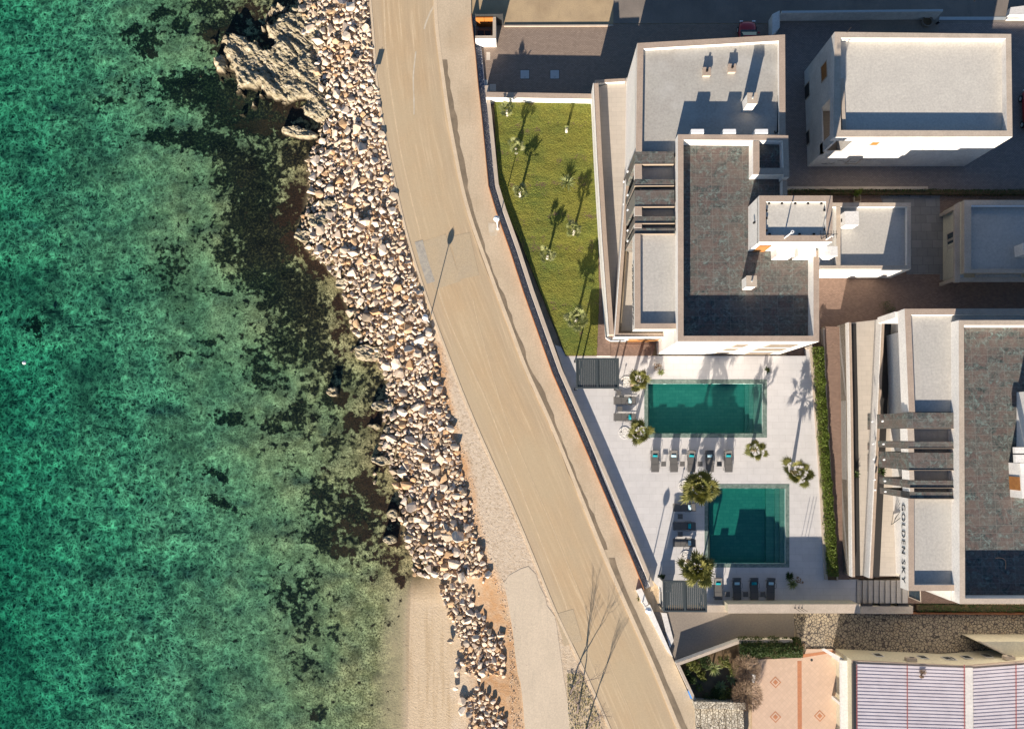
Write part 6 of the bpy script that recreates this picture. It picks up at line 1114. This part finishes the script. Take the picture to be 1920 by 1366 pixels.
rosette('agave', 'broad pale grey agave in the lower part of the planted garden', *W(1352,1288,.4), .1, .75, 26, 'yucca_leaf', 0, 1.0, .11, 42); rosette('agave', 'smaller agave beside the blue plastic tub', *W(1312,1290,.4), .1, .5, 26, 'garden_leaf', 0, 1.0, .06, 43); rosette('agave', 'pointed pale agave right of the star shaped yucca', *W(1372,1272,.4), .1, .7, 14, 'yucca_leaf', 0, .9, .09, 44)
for i, (u, v, R, h, n, m, lb) in enumerate([(1300,1246,.8,.7,900,'garden_leaf','yellow green shrub in the top corner of the planted garden'),(1322,1240,.8,.8,900,'dark_leaf','dark shrub against the angled garden wall'),(1356,1238,.7,.8,700,'garden_leaf','mixed green shrub left of the clipped hedge'),(1290,1268,.8,.6,800,'dark_leaf','dark shrub at the promenade side of the garden'),(1318,1268,.7,.4,700,'garden_leaf','low yellow green shrub in the garden centre'),(1335,1305,1.0,.4,1100,'dark_leaf','low dark shrub along the garden bottom wall'),(1360,1303,.8,.5,700,'garden_leaf','green shrub at the lower garden corner'),(1372,1250,.7,.9,700,'garden_leaf','green shrub next to the bare brown bush')]): shrub('garden_shrub', lb, *W(u, v, .4), .08, R, h, n, m, .075)
def bare_bush(name, label, x, y, z, R, h, n, seed, mat='dry_twig', cat='bush'):
    t = thing(name, label, cat, (x, y, z)); r = random.Random(seed); mb = MB(); st = MB()
    for _ in range(9): a = r.uniform(0, 6.28); st.tube([(0, 0, 0), (math.cos(a)*R*.3, math.sin(a)*R*.3, h*.5), (math.cos(a)*R*.55, math.sin(a)*R*.55, h*.9)], [.03, .02, .012], 4)
    st.build('stems', 'bark_grey', t, local=True)
    for _ in range(n):
        a = r.uniform(0, 6.28); q = R*math.sqrt(r.random())*.8; p = Vector((q*math.cos(a), q*math.sin(a), h*r.uniform(.3, .8))); d = Vector((math.cos(a)+r.gauss(0, .6), math.sin(a)+r.gauss(0, .6), r.uniform(.2, 1.2))).normalized()*r.uniform(.2, .45); s = d.cross(Vector((0, 0, 1))).normalized()*.012
        mb.add([p-s, p+s, p+d], [(0, 1, 2)])
    mb.build('twigs', mat, t, local=True); return t
bare_bush('bare_bush', 'large brown leafless bush between garden and patio, the upper one', *W(1396,1250,.5), .1, 1.5, 1.5, 2600, 1); bare_bush('bare_bush', 'large straw brown leafless bush between garden and patio, the lower one', *W(1398,1300,.5), .1, 1.6, 1.4, 2600, 2)
x, y = W(1410, 1268, .6); t = thing('garden_stone', 'pale upright stone slab between the brown bushes', 'stone', (x, y, .1)); mb = MB(); mb.prism([(-.12,-.35),(.1,-.4),(.15,.3),(-.1,.38)], 0, [.9,.95,1.1,1.05]); mb.build('slab', 'white_old', t, local=True)
x, y = W(1295, 1299, .5); t = thing('plastic_tub', 'bright blue plastic tub against the garden wall', 'tub', (x, y, .1), .35); mb = MB(); mb.add([(-.13,-.25,0),(.13,-.25,0),(.13,.25,0),(-.13,.25,0),(-.18,-.33,.6),(.18,-.33,.6),(.18,.33,.6),(-.18,.33,.6)], [(0,3,2,1),(4,5,6,7),(0,1,5,4),(1,2,6,5),(2,3,7,6),(3,0,4,7)]); mb.build('tub_body', 'blue_plastic', t, local=True); mb = MB(); mb.prism([(-.2,-.36),(.2,-.36),(.2,.36),(-.2,.36)], .602, .64); mb.build('lid', 'blue_plastic', t, local=True)
st_ = thing('rough_steps', 'rough pale stone steps between promenade and brown bushes', 'steps', (*W(1345, 1345), 0)); 
rs = random.Random(8)
for k in range(8):
    u = 1304+k*11; P = [(u+rs.uniform(-1, 1), 1318+rs.uniform(0, 3)), (u+10+rs.uniform(-1, 1), 1319+rs.uniform(0, 3)), (u+14, 1420), (u+4, 1420)]; mb = MB(); mb.prism(WL(P, .5), 0, .25+.09*k); mb.build('step', 'rubble_wall', st_)
mb = MB(); mb.prism(WL([(1300,1314),(1398,1317),(1398,1330),(1303,1328)], 1.1), 0, 1.08); mb.build('top_course', 'rubble_wall', st_)
# green verge and bare trees by the road
rg = random.Random(6)
def verge(k):
    s = RNG.random(k); lo = np.interp(s, [0, 1], [1062, 1071]); hi = np.interp(s, [0, .35, 1], [1090, 1118, 1150]); u = lo+(hi-lo)*RNG.random(k); v = 1262+s*190; p = np.array([W(a, b, .1) for a, b in zip(u, v)]); cl = fbm(p[:, 0], p[:, 1], 5, 2.2, 3); return np.stack([p[:, 0], p[:, 1], 0.0+.28*np.clip(cl-.35, 0, 1)*RNG.random(k)], 1)
vq = verge(2600); 
def samp_v(k): return vq[:k]
tag(leaf_obj('ground_cover', quads(2600, samp_v, .06, .8), 'verge_leaf'), 'low yellow green weeds on the verge between path and road', 'ground cover', None, 'stuff')
def bare_tree(label, u, v, h, lean, seed, R=1.0):
    x, y = W(u, v); t = thing('bare_tree', label, 'tree', (x, y, 0), 0, 'bare trees leaning over the road'); r = random.Random(seed); mb = MB(); tw = MB()
    def grow(p, d, ln, rad, lv, m):
        pts = [p]; dd = d.copy()
        for k in range(4): dd = (dd+Vector((r.gauss(0, .10), r.gauss(0, .10), r.gauss(0, .06)))).normalized(); pts.append(pts[-1]+dd*ln/4)
        m.tube(pts, [rad*(1-.12*k) for k in range(5)], 6 if lv < 2 else 4, cap=False)
        if lv >= 5: return
        for _ in range(2 if lv == 0 else 3):
            nd = (dd+Vector((r.gauss(0, .31), r.gauss(0, .31), r.gauss(.1, .25)))).normalized(); grow(pts[-1] if r.random() < .6 else pts[3], nd, ln*r.uniform(.55, .75), rad*.5, lv+1, tw)
    grow(Vector((0, 0, 0)), Vector((lean[0], lean[1], 1)).normalized(), h*.42, .085, 0, mb); mb.build('trunk', 'bark_grey', t, local=True); tw.build('crown', 'bark_grey', t, local=True); return t
bare_tree('thin leafless tree leaning over the road, the one with the highest crown in the picture', 1070, 1298, 4.6, (.42, 1.15), 3); bare_tree('thin leafless tree leaning over the road, the middle one', 1082, 1335, 4.0, (.38, 1.0), 5); bare_tree('thin leafless tree at the lower picture edge beside the road', 1098, 1372, 4.2, (.4, 1.0), 8)
# young palms on the lawn
for i, (bu, bv, h, lb) in enumerate([(951,216,1.9,'top left beside the white wall'),(1062,247,1.3,'with bound leaves near the upper right of the lawn'),(968,287,2.1,'at the left edge where the lamp shadow falls'),(975,368,2.2,'near its left edge, below the lamp shadow'),(1075,439,2.2,'in the right half of the lawn'),(1026,484,1.7,'near the middle of the lawn, below the others'),(1080,602,2.3,'big one at the narrow lower end of the lawn')]):
    x, y = W(bu, bv, LZ); fan_palm('young_palm', f'young pale palm on the lawn, {lb}', x, y, LZ, h*.62, 1.0 if i not in (1, 6) else (.45 if i == 1 else 1.3), [13,5,14,15,15,13,20][i], leaf='lawn_palm_leaf', bark='trunk_wrap', seed=60+i, group='young palms on the lawn', tr=.11, seglen=1.0, e0=1.25, e1=1.05)
rosette('lawn_yucca', 'round spiky yucca without trunk in the middle of the lawn', *W(1063,344,LZ), LZ, 1.0, 70, 'yucca_leaf', .05, 1.35, .035, 50, trunk=.1)
x, y = W(45.5, 679.5, WZ); t = thing('buoy', 'small white round buoy floating on the sea', 'buoy', (x, y, WZ)); mb = MB(); mb.lathe((0,0,0), [(.01,-.16),(.13,-.12),(.19,0),(.13,.13),(.05,.17),(.01,.18)], 16); mb.build('float', 'white_metal', t, smooth=True, local=True); mb = MB(); mb.tube([(.05*math.cos(a), 0, .18+.05*math.sin(a)) for a in [i*math.pi/6 for i in range(7)]], .012, 5); mb.build('ring', 'dark_metal', t, local=True)

for i, (u, v) in enumerate([(1490,1139),(1497,1139),(1503,1139)]):  # unseen thin poles, added to cast the narrow shadow lines by the pool
    x, y = W(u, v, 2.4); t = thing('shadow_pole', f'{["left", "middle", "right"][i]} one of three unseen thin poles added on the boundary wall to cast shadows', 'pole', (x, y, DZ+1.95), 0, 'added unseen thin poles on the boundary wall'); mb = MB(); mb.tube([(0, 0, 0), (0, 0, 1.4)], .02, 6); mb.build('shaft', 'dark_metal', t, local=True); mb = MB(); mb.tube([(0, 0, 0), (0, 0, .05)], .06, 8); mb.build('foot', 'dark_metal', t, local=True)

#print('SIGN', [tuple(round(c,2) for c in (so_.matrix_world @ Vector(b))) for b in so_.bound_box][:8:3], fx, len(tm_.vertices))
